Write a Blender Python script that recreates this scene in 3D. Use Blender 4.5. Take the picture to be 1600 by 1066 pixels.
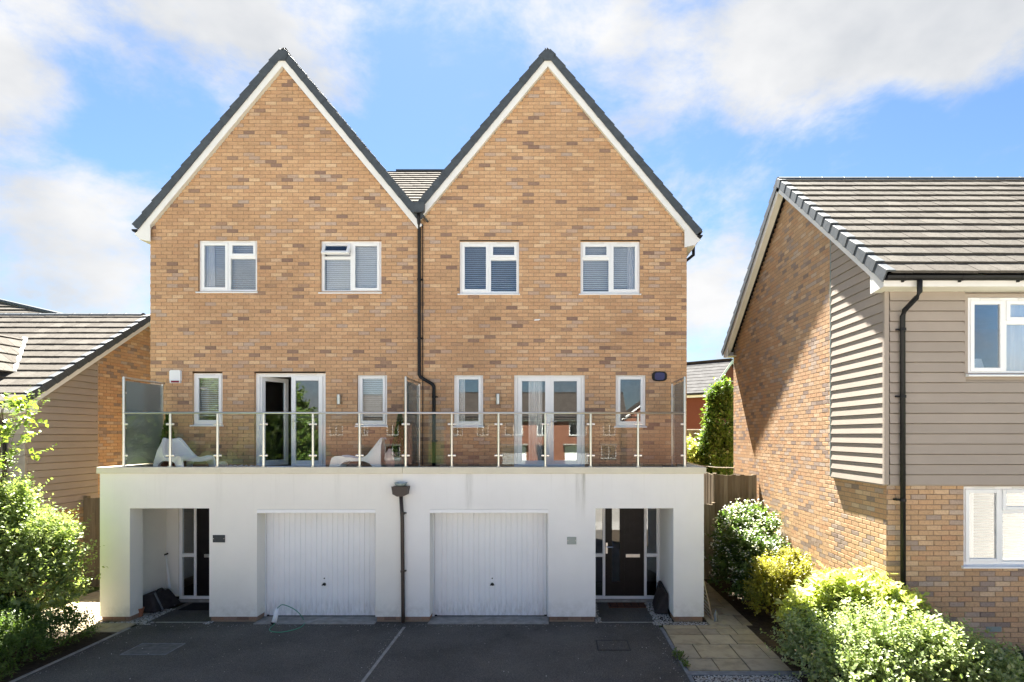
import bpy, math, random
import numpy as np
from mathutils import Vector, Matrix
random.seed(7)
rng = np.random.default_rng(7)
R = math.radians
scene = bpy.context.scene
for o in list(bpy.data.objects):
    bpy.data.objects.remove(o)
C = scene.collection

# ------------------------------------------------------------------ camera
F = 900.0            # focal length in photo pixels (photo 1600 wide)
CX, CY, ZC = 860.0, 680.0, 3.42   # level shift-lens view: vanishing point and eye height
cam = bpy.data.cameras.new('camera')
cam.sensor_width = 36.0
cam.lens = F / 1600 * 36
cam.shift_x = (800 - CX) / 1600
cam.shift_y = (CY - 533) / 1600
cam.clip_end = 1000
cam_o = bpy.data.objects.new('camera', cam)
cam_o.location = (0, 0, ZC)
cam_o.rotation_euler = (R(90), 0, 0)
C.objects.link(cam_o)
scene.camera = cam_o

def P(px, py, y):
    return Vector(((px - CX) * y / F, y, ZC + (CY - py) * y / F))
def PX(px, y):
    return (px - CX) * y / F
def PZ(py, y):
    return ZC + (CY - py) * y / F

# ------------------------------------------------------------------ world, sun, exposure
SUN_TO = Vector((-0.10, 0.645, 1.0)).normalized()
SUN_EL = math.asin(SUN_TO.z)
SUN_AZ = math.atan2(SUN_TO.x, SUN_TO.y)      # clockwise from +Y
EXPO = 3.42
world = bpy.data.worlds.new('World')
scene.world = world
world.use_nodes = True
wt = world.node_tree
wt.nodes.clear()
def wn(t, **k):
    n = wt.nodes.new(t)
    for a, b in k.items():
        setattr(n, a, b)
    return n
def wmath(op, a, b=None, c=None, clamp=False):
    n = wn('ShaderNodeMath', operation=op, use_clamp=clamp)
    for i, v in enumerate((a, b, c)):
        if v is None: continue
        if isinstance(v, (int, float)): n.inputs[i].default_value = v
        else: wt.links.new(v, n.inputs[i])
    return n.outputs[0]
sky = wn('ShaderNodeTexSky', sky_type='NISHITA')
sky.sun_disc = False
sky.sun_elevation = SUN_EL
sky.sun_rotation = SUN_AZ
sky.altitude = 50
sky.air_density = 1.0
sky.dust_density = 0.35
sky.ozone_density = 2.5
tc = wn('ShaderNodeTexCoord')
def blob(px, py, r, sq, w):
    d = Vector(((px - CX) / F, 1, (CY - py) / F)).normalized()
    sub = wn('ShaderNodeVectorMath', operation='SUBTRACT')
    wt.links.new(tc.outputs['Generated'], sub.inputs[0]); sub.inputs[1].default_value = d
    mul = wn('ShaderNodeVectorMath', operation='MULTIPLY')
    wt.links.new(sub.outputs[0], mul.inputs[0]); mul.inputs[1].default_value = (1, 1, sq)
    ln = wn('ShaderNodeVectorMath', operation='LENGTH')
    wt.links.new(mul.outputs[0], ln.inputs[0])
    mr = wn('ShaderNodeMapRange', interpolation_type='SMOOTHSTEP')
    wt.links.new(ln.outputs['Value'], mr.inputs['Value'])
    mr.inputs['From Min'].default_value = r / F; mr.inputs['From Max'].default_value = 0
    mr.inputs['To Min'].default_value = 0; mr.inputs['To Max'].default_value = w
    return mr.outputs[0]
mp = wn('ShaderNodeMapping')
mp.inputs['Scale'].default_value = (1, 1, 1.7)
mp.inputs['Location'].default_value = (3.1, 0.4, 1.3)
wt.links.new(tc.outputs['Generated'], mp.inputs['Vector'])
nz = wn('ShaderNodeTexNoise')
nz.inputs['Scale'].default_value = 3.2; nz.inputs['Detail'].default_value = 9
nz.inputs['Roughness'].default_value = 0.64; nz.inputs['Distortion'].default_value = 0.15
wt.links.new(mp.outputs[0], nz.inputs['Vector'])
dens = wmath('MULTIPLY', wmath('SUBTRACT', nz.outputs['Fac'], .52), 3.3)
for b in ((150, 0, 330, 2.6, .75), (400, 10, 190, 2.2, .6), (0, 130, 95, 1.1, .9), (375, 150, 120, .9, .35),
          (150, 300, 170, 1.1, .25), (130, 385, 140, 1.0, .7), (545, 170, 90, .9, .4), (60, 450, 120, 1.6, .4),
          (1130, 50, 330, 2.2, .8), (1330, 60, 230, 1.7, .8), (940, 30, 130, 1.2, .5), (1590, 10, 200, 1.9, .6), (1480, 110, 70, 1.1, .6),
          (1110, 430, 170, .9, .8), (620, 90, 190, .8, -.5), (1450, 210, 260, 1.8, -.6), (110, 185, 110, 1.2, -.6),
          (250, 150, 130, 1.4, -.5), (740, 180, 170, .8, -.35), (980, 260, 160, 1.0, -.3)):
    dens = wmath('ADD', dens, blob(*b[:4], b[4]*.85))
mr = wn('ShaderNodeMapRange', interpolation_type='SMOOTHSTEP')
wt.links.new(dens, mr.inputs['Value'])
mr.inputs['From Min'].default_value = -0.24; mr.inputs['From Max'].default_value = 0.66
nz2 = wn('ShaderNodeTexNoise')
nz2.inputs['Scale'].default_value = 5.0; nz2.inputs['Detail'].default_value = 5
wt.links.new(mp.outputs[0], nz2.inputs['Vector'])
cr = wn('ShaderNodeValToRGB')
cr.color_ramp.elements[0].position = .25; cr.color_ramp.elements[0].color = (1.22, 1.28, 1.37, 1)
cr.color_ramp.elements[1].position = .62; cr.color_ramp.elements[1].color = (1.84, 1.84, 1.85, 1)
wt.links.new(nz2.outputs['Fac'], cr.inputs[0])
mx = wn('ShaderNodeMix', data_type='RGBA')
wt.links.new(mr.outputs[0], mx.inputs['Factor'])
tint = wn('ShaderNodeMix', data_type='RGBA', blend_type='MULTIPLY')
tint.inputs['Factor'].default_value = 1.0
wt.links.new(sky.outputs[0], tint.inputs['A']); tint.inputs['B'].default_value = (.275, .325, .36, 1)
wt.links.new(tint.outputs['Result'], mx.inputs['A'])
wt.links.new(cr.outputs[0], mx.inputs['B'])
bg = wn('ShaderNodeBackground')
bg.inputs['Strength'].default_value = 0.05
wt.links.new(mx.outputs['Result'], bg.inputs['Color'])
wo = wn('ShaderNodeOutputWorld')
wt.links.new(bg.outputs[0], wo.inputs['Surface'])

sun = bpy.data.lights.new('sun', 'SUN')
sun.energy = 5.0
sun.angle = R(0.53)
sun.color = (1.0, 0.95, 0.86)
sun_o = bpy.data.objects.new('sun', sun)
sun_o.rotation_euler = SUN_TO.to_track_quat('Z', 'Y').to_euler()
sun_o.location = (0, 30, 40)
C.objects.link(sun_o)
scene.view_settings.view_transform = 'Standard'
scene.view_settings.look = 'None'
scene.view_settings.gamma = 1
scene.view_settings.use_curve_mapping = False
scene.view_settings.exposure = EXPO
scene.render.engine = 'CYCLES'
scene.cycles.max_bounces = 10
scene.cycles.transparent_max_bounces = 24

# ------------------------------------------------------------------ materials
def srgb(r, g, b):
    f = lambda c: (c / 255 / 12.92) if c / 255 <= .04045 else ((c / 255 + .055) / 1.055) ** 2.4
    return (f(r), f(g), f(b), 1)
def lin(r, g, b): return (r, g, b, 1)
class NT:
    def __init__(s, name):
        s.m = bpy.data.materials.new(name); s.m.use_nodes = True
        s.t = s.m.node_tree; s.t.nodes.clear()
        s.out = s.n('ShaderNodeOutputMaterial')
        s.geo = None
    def n(s, t, **k):
        x = s.t.nodes.new(t)
        for a, b in k.items(): setattr(x, a, b)
        return x
    def l(s, a, b): s.t.links.new(a, b)
    def pos(s):
        if not s.geo: s.geo = s.n('ShaderNodeNewGeometry')
        return s.geo.outputs['Position']
    def noise(s, scale, detail=4, rough=.55, vec=None, stretch=None):
        x = s.n('ShaderNodeTexNoise')
        x.inputs['Scale'].default_value = scale; x.inputs['Detail'].default_value = detail; x.inputs['Roughness'].default_value = rough
        v = vec or s.pos()
        if stretch:
            mpp = s.n('ShaderNodeMapping'); mpp.inputs['Scale'].default_value = stretch
            s.l(v, mpp.inputs['Vector']); v = mpp.outputs[0]
        s.l(v, x.inputs['Vector'])
        return x.outputs['Fac']
    def ramp(s, fac, stops, interp='LINEAR'):
        x = s.n('ShaderNodeValToRGB'); x.color_ramp.interpolation = interp
        e = x.color_ramp.elements
        while len(e) < len(stops): e.new(0.5)
        for i, (p, c) in enumerate(stops):
            e[i].position = p; e[i].color = c
        s.l(fac, x.inputs[0])
        return x.outputs['Color']
    def mix(s, fac, a, b, blend='MIX'):
        x = s.n('ShaderNodeMix', data_type='RGBA', blend_type=blend)
        for v, k in ((fac, 'Factor'), (a, 'A'), (b, 'B')):
            if isinstance(v, (int, float, tuple)): x.inputs[k].default_value = v
            else: s.l(v, x.inputs[k])
        return x.outputs['Result']
    def math(s, op, a, b=0.0, clamp=False):
        x = s.n('ShaderNodeMath', operation=op, use_clamp=clamp)
        for i, v in enumerate((a, b)):
            if isinstance(v, (int, float)): x.inputs[i].default_value = v
            else: s.l(v, x.inputs[i])
        return x.outputs[0]
    def tone(s):
        a = s.n('ShaderNodeAttribute', attribute_name='tone')
        o = s.n('ShaderNodeObjectInfo')
        return s.math('FRACT', s.math('ADD', a.outputs['Fac'], o.outputs['Random']))
    def bsdf(s, col, rough=.8, spec=.3, metal=0, bump=None, bstr=.3, bdist=.01):
        p = s.n('ShaderNodeBsdfPrincipled')
        if isinstance(col, tuple): p.inputs['Base Color'].default_value = col
        else: s.l(col, p.inputs['Base Color'])
        if isinstance(rough, (int, float)): p.inputs['Roughness'].default_value = rough
        else: s.l(rough, p.inputs['Roughness'])
        p.inputs['Specular IOR Level'].default_value = spec
        p.inputs['Metallic'].default_value = metal
        if bump is not None:
            b = s.n('ShaderNodeBump'); b.inputs['Strength'].default_value = bstr; b.inputs['Distance'].default_value = bdist
            s.l(bump, b.inputs['Height']); s.l(b.outputs[0], p.inputs['Normal'])
        return p
    def done(s, sh):
        s.l(sh.outputs[0], s.out.inputs['Surface']); return s.m
M = {}
def brick_mat(name, stops, wash=.25):
    t = NT(name)
    c = t.ramp(t.tone(), stops, 'LINEAR')
    n1 = t.noise(38, 5, .65)
    c = t.mix(.55, c, t.ramp(n1, [(.25, lin(.55, .5, .47)), (.5, lin(1, 1, 1)), (.8, lin(1.25, 1.22, 1.15))]), 'MULTIPLY')
    n2 = t.noise(.55, 4, .6)
    c = t.mix(wash, c, t.ramp(n2, [(.3, lin(.72, .68, .66)), (.55, lin(1.05, 1.03, 1)), (.75, lin(1.2, 1.2, 1.2))]), 'MULTIPLY')
    M[name] = t.done(t.bsdf(c, .88, .2, bump=t.noise(90, 4, .7), bstr=.5, bdist=.004))
brick_mat('brick_buff', [(0, lin(.24, .155, .12)), (.04, lin(.31, .205, .15)), (.07, lin(.45, .285, .17)), (.25, lin(.52, .33, .19)), (.42, lin(.48, .295, .17)), (.6, lin(.57, .37, .22)), (.75, lin(.505, .305, .175)), (.9, lin(.61, .425, .265)), (.96, lin(.45, .32, .24)), (1, lin(.43, .33, .265))], .5)
brick_mat('brick_mixed', [(0, lin(.26, .195, .16)), (.07, lin(.33, .255, .215)), (.15, lin(.41, .315, .25)), (.22, lin(.46, .30, .18)), (.55, lin(.53, .35, .21)), (.75, lin(.48, .285, .165)), (.92, lin(.60, .43, .28)), (1, lin(.42, .345, .295))])
brick_mat('brick_plinth', [(0, lin(.2, .13, .10)), (.5, lin(.33, .2, .13)), (1, lin(.28, .2, .16))])
brick_mat('brick_far', [(0, lin(.13, .045, .033)), (.5, lin(.17, .055, .04)), (1, lin(.19, .07, .05))])
brick_mat('brick_red', [(0, lin(.17, .075, .05)), (.5, lin(.24, .105, .068)), (1, lin(.27, .125, .085))])
def plain(name, col, rough=.6, spec=.3, metal=0, nscale=6, var=.12, bscale=None, bstr=.2, bdist=.004):
    t = NT(name)
    n = t.noise(nscale, 5, .6)
    lo = tuple(c * (1 - var) for c in col[:3]) + (1,)
    hi = tuple(min(1, c * (1 + var)) for c in col[:3]) + (1,)
    c = t.ramp(n, [(.3, lo), (.7, hi)])
    M[name] = t.done(t.bsdf(c, rough, spec, metal, bump=t.noise(bscale, 4, .6) if bscale else None, bstr=bstr, bdist=bdist))
plain('mortar', lin(.28, .21, .15), .95, .1, nscale=9, bscale=60)
plain('coping', lin(.66, .615, .49), .5, .3, var=.06, nscale=3)
plain('upvc', lin(.80, .81, .82), .3, .45, var=.025, nscale=4)
plain('barge', lin(.74, .735, .72), .45, .35, var=.05, nscale=3)
plain('soffit', lin(.70, .68, .60), .5, .3, var=.05)
plain('gutter', lin(.012, .012, .013), .5, .25, var=.2)
plain('gutter_brown', lin(.035, .024, .021), .4, .4, var=.2)
plain('verge', lin(.062, .072, .082), .55, .35, var=.22, nscale=9, bscale=70)
plain('steel', lin(.62, .61, .59), .28, .5, 1.0, var=.06, nscale=5)
plain('door_black', lin(.010, .009, .009), .4, .2, var=.3)
plain('plastic_white', lin(.80, .81, .82), .38, .4, var=.02)
plain('terracotta', lin(.32, .13, .075), .8, .2, var=.2, nscale=14)
plain('jug_brown', lin(.16, .06, .035), .35, .4, var=.2)
plain('vase_pink', lin(.60, .45, .42), .5, .3, var=.1)
plain('slate', lin(.045, .05, .055), .6, .3, var=.2, nscale=20)
plain('sign_grey', lin(.24, .29, .28), .25, .5, var=.08)
plain('blind', lin(.74, .77, .80), .6, .2, var=.03)
plain('curtain', lin(.72, .72, .73), .8, .1, var=.05)
plain('room', lin(.28, .26, .24), .9, .1)
plain('dark', lin(.018, .016, .017), .7, .2, var=.3, nscale=12, bscale=30)
plain('case_cloth', lin(.034, .028, .028), .75, .25, var=.35, nscale=7, bscale=9, bstr=.9, bdist=.04)
plain('mat_dark', lin(.022, .021, .022), .95, .1, var=.2, bscale=150)
plain('mat_brown', lin(.11, .05, .032), .95, .1, var=.35, nscale=16, bscale=150)
plain('cable', lin(.07, .27, .17), .5, .3)
plain('alarm_red', lin(.20, .02, .04), .4, .4)
plain('alarm_blue', lin(.02, .025, .11), .35, .5)
plain('rubber', lin(.012, .012, .012), .6, .3)
plain('concrete', lin(.27, .255, .235), .9, .2, var=.25, nscale=7, bscale=60)
plain('edging', lin(.17, .175, .185), .85, .2, var=.25, nscale=10, bscale=50)
plain('iron', lin(.10, .098, .095), .8, .25, var=.35, nscale=9, bscale=50)
plain('bark', lin(.09, .065, .045), .9, .1, var=.3, nscale=30)
plain('soil', lin(.055, .042, .03), .95, .1, var=.4, nscale=12, bscale=25, bstr=.8, bdist=.03)
plain('grass', lin(.07, .10, .03), .9, .1, var=.35, nscale=3, bscale=40, bstr=.8, bdist=.03)
plain('road', lin(.22, .205, .186), .9, .2, var=.12, nscale=4, bscale=80)
plain('pavement', lin(.29, .275, .255), .9, .2, var=.12, nscale=4, bscale=80)
plain('deck', lin(.16, .16, .165), .85, .2, var=.2, nscale=8, bscale=60)
plain('fur', lin(.66, .62, .58), .95, .1, var=.15, nscale=25, bscale=60, bstr=.8, bdist=.02)
plain('rope', lin(.55, .5, .42), .9, .1)
plain('person_tan', lin(.3, .18, .1), .8, .2)
plain('roof_red_house', lin(.05, .043, .038), .95, .02, var=.2, nscale=3)
plain('roof_grey', lin(.075, .075, .076), .95, .02, var=.2, nscale=3)

def render_mat(name, col, runs=()):
    t = NT(name)
    base = t.ramp(t.noise(1.3, 6, .6), [(.3, tuple(c * .94 for c in col[:3]) + (1,)), (.7, col)])
    sep = t.n('ShaderNodeSeparateXYZ'); t.l(t.pos(), sep.inputs[0])
    X, Z = sep.outputs['X'], sep.outputs['Z']
    def rng_(v, a, b):
        m = t.n('ShaderNodeMapRange', interpolation_type='SMOOTHSTEP'); t.l(v, m.inputs['Value'])
        m.inputs['From Min'].default_value = a; m.inputs['From Max'].default_value = b
        return m.outputs[0]
    streak = t.noise(3.0, 5, .65, stretch=(6, 1, .2))
    m = t.ramp(streak, [(.56, lin(0, 0, 0)), (.80, lin(1, 1, 1))])
    dirt = tuple(c * k for c, k in zip(col[:3], (.60, .585, .54))) + (1,)
    # faint rain runs below the coping, splash dirt on the bottom courses
    c = t.mix(t.math('MULTIPLY', t.math('MULTIPLY', m, rng_(Z, 1.6, 2.7)), .17), base, dirt)
    sp = t.ramp(t.noise(7, 6, .7), [(.40, lin(0, 0, 0)), (.70, lin(1, 1, 1))])
    c = t.mix(t.math('MULTIPLY', t.math('MULTIPLY', sp, rng_(Z, .55, .12)), .5), c, dirt)
    # drips from the coping joints
    for x, w, k in runs:
        d = t.math('ABSOLUTE', t.math('SUBTRACT', X, x))
        g = t.math('MULTIPLY', rng_(d, w, w * .25), rng_(Z, 1.7, 2.6))
        g = t.math('MULTIPLY', g, t.ramp(t.noise(9, 5, .7, stretch=(5, 1, .35)), [(.35, lin(.15, .15, .15)), (.65, lin(1, 1, 1))]))
        c = t.mix(t.math('MULTIPLY', g, k), c, lin(.33, .32, .27))
    M[name] = t.done(t.bsdf(c, .9, .15, bump=t.noise(180, 3, .6), bstr=.35, bdist=.003))
render_mat('render_cream', lin(.83, .805, .745), ((-6.05, .10, .12), (-3.89, .09, .12)))
render_mat('render_white', lin(.83, .82, .80), ((-1.484, .10, .40), (.50, .07, .38), (.60, .06, .75)))

def door_mat():
    t = NT('garage_white')
    sep = t.n('ShaderNodeSeparateXYZ'); t.l(t.pos(), sep.inputs[0])
    m = t.n('ShaderNodeMapRange', interpolation_type='SMOOTHSTEP'); t.l(sep.outputs['Z'], m.inputs['Value'])
    m.inputs['From Min'].default_value = .5; m.inputs['From Max'].default_value = .04
    g = t.math('MULTIPLY', m.outputs[0], t.ramp(t.noise(9, 6, .7, stretch=(3, 1, .6)), [(.38, lin(0, 0, 0)), (.68, lin(1, 1, 1))]))
    c = t.mix(t.math('MULTIPLY', g, .55), t.ramp(t.noise(2, 4, .6), [(.3, lin(.79, .80, .81)), (.7, lin(.83, .84, .85))]), lin(.36, .35, .32))
    M['garage_white'] = t.done(t.bsdf(c, .38, .35, bump=t.noise(2.2, 2, .5), bstr=.25, bdist=.01))
door_mat()
def tile_mat(name, cols):
    t = NT(name)
    c = t.ramp(t.tone(), [(i / (len(cols) - 1), k) for i, k in enumerate(cols)])
    c = t.mix(.8, c, t.ramp(t.noise(16, 6, .7), [(.25, lin(.6, .58, .56)), (.5, lin(1, 1, 1)), (.75, lin(1.35, 1.33, 1.28))]), 'MULTIPLY')
    lich = t.ramp(t.noise(26, 3, .5), [(.66, lin(0, 0, 0)), (.72, lin(1, 1, 1))])
    c = t.mix(t.math('MULTIPLY', lich, .3), c, lin(.22, .21, .18))
    rust = t.ramp(t.noise(5.5, 4, .7, stretch=(1.2, 1, 1)), [(.68, lin(0, 0, 0)), (.76, lin(1, 1, 1))])
    c = t.mix(t.math('MULTIPLY', rust, .4), c, lin(.13, .075, .045))
    M[name] = t.done(t.bsdf(c, .95, .03, bump=t.noise(80, 5, .7), bstr=.6, bdist=.006))
tile_mat('roof_tile', [lin(.076, .070, .063), lin(.096, .090, .081), lin(.085, .079, .071), lin(.108, .101, .091)])

def siding_mat():
    t = NT('siding')
    c = t.ramp(t.tone(), [(0, lin(.325, .28, .24)), (1, lin(.355, .305, .262))])
    c = t.mix(.25, c, t.ramp(t.noise(2.2, 5, .6), [(.3, lin(.8, .8, .8)), (.7, lin(1.1, 1.1, 1.1))]), 'MULTIPLY')
    M['siding'] = t.done(t.bsdf(c, .75, .25, bump=t.noise(22, 5, .6, stretch=(1, 1, 9)), bstr=.35, bdist=.003))
siding_mat()

def tarmac_mat():
    t = NT('tarmac')
    c = t.ramp(t.noise(70, 5, .85), [(.32, lin(.034, .031, .028)), (.52, lin(.085, .078, .070)), (.72, lin(.22, .20, .18))])
    c = t.mix(.75, c, t.ramp(t.noise(.8, 7, .62), [(.3, lin(.62, .62, .62)), (.5, lin(1, 1, 1)), (.72, lin(1.4, 1.38, 1.33))]), 'MULTIPLY')
    c = t.mix(t.math('MULTIPLY', t.ramp(t.noise(3.1, 3, .5), [(.66, lin(0, 0, 0)), (.78, lin(1, 1, 1))]), .5), c, lin(.03, .028, .027))
    sp = t.ramp(t.noise(42, 2, .5), [(.715, lin(0, 0, 0)), (.74, lin(1, 1, 1))])
    c = t.mix(t.math('MULTIPLY', sp, .6), c, lin(.30, .27, .22))
    M['tarmac'] = t.done(t.bsdf(c, .85, .25, bump=t.noise(75, 4, .8), bstr=.8, bdist=.008))
tarmac_mat()

def slab_mat():
    t = NT('sandstone')
    c = t.ramp(t.tone(), [(0, lin(.30, .245, .165)), (.4, lin(.40, .335, .22)), (.7, lin(.34, .29, .21)), (1, lin(.44, .37, .25))])
    c = t.mix(.7, c, t.ramp(t.noise(4.5, 6, .65), [(.28, lin(.5, .48, .46)), (.5, lin(1, .98, .95)), (.75, lin(1.2, 1.17, 1.1))]), 'MULTIPLY')
    M['sandstone'] = t.done(t.bsdf(c, .85, .2, bump=t.noise(14, 6, .6), bstr=.5, bdist=.012))
slab_mat()

def stone_mat():
    t = NT('gravel')
    c = t.ramp(t.tone(), [(0, lin(.22, .20, .18)), (.3, lin(.42, .40, .37)), (.6, lin(.33, .27, .21)), (.8, lin(.55, .53, .5)), (1, lin(.30, .29, .29))])
    M['gravel'] = t.done(t.bsdf(c, .8, .25))
stone_mat()

def wood_mat():
    t = NT('fence_wood')
    c = t.ramp(t.tone(), [(0, lin(.17, .135, .095)), (.5, lin(.24, .20, .15)), (1, lin(.28, .24, .18))])
    c = t.mix(.7, c, t.ramp(t.noise(20, 5, .65, stretch=(1, 1, .08)), [(.3, lin(.55, .55, .52)), (.7, lin(1.25, 1.25, 1.2))]), 'MULTIPLY')
    M['fence_wood'] = t.done(t.bsdf(c, .9, .1, bump=t.noise(25, 4, .6, stretch=(1, 1, .06)), bstr=.5, bdist=.005))
wood_mat()

def leaf_mat(name, cols, rough=.42, trans=.5, spec=.5):
    t = NT(name)
    c = t.ramp(t.tone(), [(i / (len(cols) - 1), k) for i, k in enumerate(cols)])
    p = t.bsdf(c, rough, spec)
    tr = t.n('ShaderNodeBsdfTranslucent')
    t.l(t.mix(1.0, c, lin(1.35, 1.4, .68), 'MULTIPLY'), tr.inputs['Color'])
    ms = t.n('ShaderNodeMixShader'); ms.inputs[0].default_value = trans
    t.l(p.outputs[0], ms.inputs[1]); t.l(tr.outputs[0], ms.inputs[2])
    M[name] = t.done(ms)
leaf_mat('leaf_mid', [lin(.065, .12, .022), lin(.095, .155, .03), lin(.13, .19, .045), lin(.16, .21, .05)])
leaf_mat('leaf_bright', [lin(.13, .19, .035), lin(.17, .24, .05), lin(.11, .17, .03), lin(.2, .26, .06)])
leaf_mat('leaf_dark', [lin(.04, .08, .02), lin(.06, .11, .028), lin(.085, .14, .035), lin(.10, .15, .04)], .35)
leaf_mat('leaf_yellow', [lin(.34, .38, .10), lin(.46, .48, .15), lin(.24, .31, .08), lin(.58, .58, .30)])
leaf_mat('leaf_gold', [lin(.22, .21, .03), lin(.32, .28, .04), lin(.17, .19, .03), lin(.36, .33, .06)])
leaf_mat('leaf_variegated', [lin(.15, .21, .07), lin(.33, .38, .20), lin(.20, .27, .10), lin(.52, .54, .38)])
leaf_mat('leaf_grey', [lin(.14, .20, .06), lin(.20, .26, .09), lin(.28, .33, .15), lin(.19, .27, .07)])
leaf_mat('petal', [lin(.62, .62, .56), lin(.72, .72, .68)], .6, .3, .2)

def glass_mat(name, tint, k, rough=0.0, haze=0.0):
    t = NT(name)
    fr = t.n('ShaderNodeFresnel'); fr.inputs['IOR'].default_value = 1.5
    tr = t.n('ShaderNodeBsdfTransparent'); tr.inputs[0].default_value = tint
    gl = t.n('ShaderNodeBsdfGlossy'); gl.inputs['Roughness'].default_value = rough
    gl.inputs['Color'].default_value = (.95, .98, 1, 1)
    body = tr
    if haze:
        df = t.n('ShaderNodeBsdfTranslucent'); df.inputs[0].default_value = (.75, .8, .8, 1)
        d2 = t.n('ShaderNodeBsdfDiffuse'); d2.inputs[0].default_value = (.6, .64, .64, 1)
        m0 = t.n('ShaderNodeMixShader'); m0.inputs[0].default_value = .5
        t.l(df.outputs[0], m0.inputs[1]); t.l(d2.outputs[0], m0.inputs[2])
        m1 = t.n('ShaderNodeMixShader'); m1.inputs[0].default_value = haze
        t.l(tr.outputs[0], m1.inputs[1]); t.l(m0.outputs[0], m1.inputs[2])
        body = m1
    ms = t.n('ShaderNodeMixShader')
    t.l(t.math('MULTIPLY', fr.outputs[0], k, clamp=True), ms.inputs[0])
    t.l(body.outputs[0], ms.inputs[1]); t.l(gl.outputs[0], ms.inputs[2])
    M[name] = t.done(ms)
glass_mat('window_glass', (.97, .98, .985, 1), 2.3)
glass_mat('rail_glass', (.945, .955, .94, 1), .5)
glass_mat('screen_glass', (.84, .86, .855, 1), 1.0, .02, .38)

# ------------------------------------------------------------------ mesh building
OFF = {}
class MB:
    def __init__(s): s.v = []; s.f = []; s.t = []
    def quad(s, a, b, c, d, tone=0.0):
        i = len(s.v); s.v += [tuple(a), tuple(b), tuple(c), tuple(d)]; s.f.append((i, i+1, i+2, i+3)); s.t.append(tone)
    def poly(s, pts, tone=0.0):
        i = len(s.v); s.v += [tuple(p) for p in pts]; s.f.append(tuple(range(i, i+len(pts)))); s.t.append(tone)
    def hexa(s, p, tone=0.0):   # 8 points: bottom ring 0-3, top ring 4-7
        i = len(s.v); s.v += [tuple(q) for q in p]
        for f in ((0,3,2,1),(4,5,6,7),(0,1,5,4),(1,2,6,5),(2,3,7,6),(3,0,4,7)):
            s.f.append(tuple(i+k for k in f)); s.t.append(tone)
        return s
    def box(s, x0, x1, y0, y1, z0, z1, tone=0.0):
        return s.hexa([(x0,y0,z0),(x1,y0,z0),(x1,y1,z0),(x0,y1,z0),(x0,y0,z1),(x1,y0,z1),(x1,y1,z1),(x0,y1,z1)], tone)
    def tube(s, pts, r, n=8, tone=0.0, caps=True):
        pts = [Vector(p) for p in pts]
        rr = r if isinstance(r, (list, tuple)) else [r]*len(pts)
        base = len(s.v)
        for k, p in enumerate(pts):
            if k == 0: d = pts[1]-pts[0]
            elif k == len(pts)-1: d = pts[-1]-pts[-2]
            else: d = (pts[k+1]-p).normalized()+(p-pts[k-1]).normalized()
            d.normalize()
            up = Vector((0,0,1)) if abs(d.z) < .9 else Vector((1,0,0))
            a = d.cross(up).normalized(); b = d.cross(a)
            for j in range(n):
                t = 2*math.pi*j/n
                s.v.append(tuple(p+a*(math.cos(t)*rr[k])+b*(math.sin(t)*rr[k])))
        for k in range(len(pts)-1):
            for j in range(n):
                s.f.append((base+k*n+j, base+k*n+(j+1)%n, base+(k+1)*n+(j+1)%n, base+(k+1)*n+j)); s.t.append(tone)
        if caps:
            s.f.append(tuple(base+j for j in range(n))[::-1]); s.t.append(tone)
            s.f.append(tuple(base+(len(pts)-1)*n+j for j in range(n))); s.t.append(tone)
        return s
    def lathe(s, prof, cx, cy, n=20, tone=0.0):
        base = len(s.v)
        for r, z in prof:
            for j in range(n):
                t = 2*math.pi*j/n
                s.v.append((cx+r*math.cos(t), cy+r*math.sin(t), z))
        for k in range(len(prof)-1):
            for j in range(n):
                s.f.append((base+k*n+j, base+k*n+(j+1)%n, base+(k+1)*n+(j+1)%n, base+(k+1)*n+j)); s.t.append(tone)
        return s
    def extrude(s, poly, y0, y1, tone=0.0, axis='y'):
        # poly: (a,b) points; axis y: (x,z); axis x: (y,z); axis z: (x,y)
        m = {'y': lambda a,b,c: (a,c,b), 'x': lambda a,b,c: (c,a,b), 'z': lambda a,b,c: (a,b,c)}[axis]
        i = len(s.v); n = len(poly)
        s.v += [m(a,b,y0) for a,b in poly]+[m(a,b,y1) for a,b in poly]
        s.f.append(tuple(range(i,i+n))); s.t.append(tone)
        s.f.append(tuple(range(i+2*n-1,i+n-1,-1))); s.t.append(tone)
        for k in range(n):
            s.f.append((i+k, i+(k+1)%n, i+n+(k+1)%n, i+n+k)); s.t.append(tone)
        return s
    def slab(s, x0, x1, z0, z1, holes, yf, yb, back=True):
        xs = sorted({x0,x1}|{h[0] for h in holes}|{h[1] for h in holes})
        zs = sorted({z0,z1}|{h[2] for h in holes}|{h[3] for h in holes})
        xs = [x for x in xs if x0 <= x <= x1]; zs = [z for z in zs if z0 <= z <= z1]
        inh = lambda x,z: any(h[0]<x<h[1] and h[2]<z<h[3] for h in holes)
        for i in range(len(xs)-1):
            for j in range(len(zs)-1):
                a,b,c,d = xs[i],xs[i+1],zs[j],zs[j+1]
                if inh((a+b)/2,(c+d)/2): continue
                s.quad((a,yf,c),(b,yf,c),(b,yf,d),(a,yf,d))
                if back: s.quad((b,yb,c),(a,yb,c),(a,yb,d),(b,yb,d))
        for h in holes+[(x0,x1,z0,z1)]:
            a,b,c,d = h
            s.quad((a,yf,c),(a,yb,c),(a,yb,d),(a,yf,d)); s.quad((b,yf,c),(b,yb,c),(b,yb,d),(b,yf,d))
            s.quad((a,yf,d),(b,yf,d),(b,yb,d),(a,yb,d))
            if c > z0: s.quad((a,yf,c),(b,yf,c),(b,yb,c),(a,yb,c))
        return s
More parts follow.
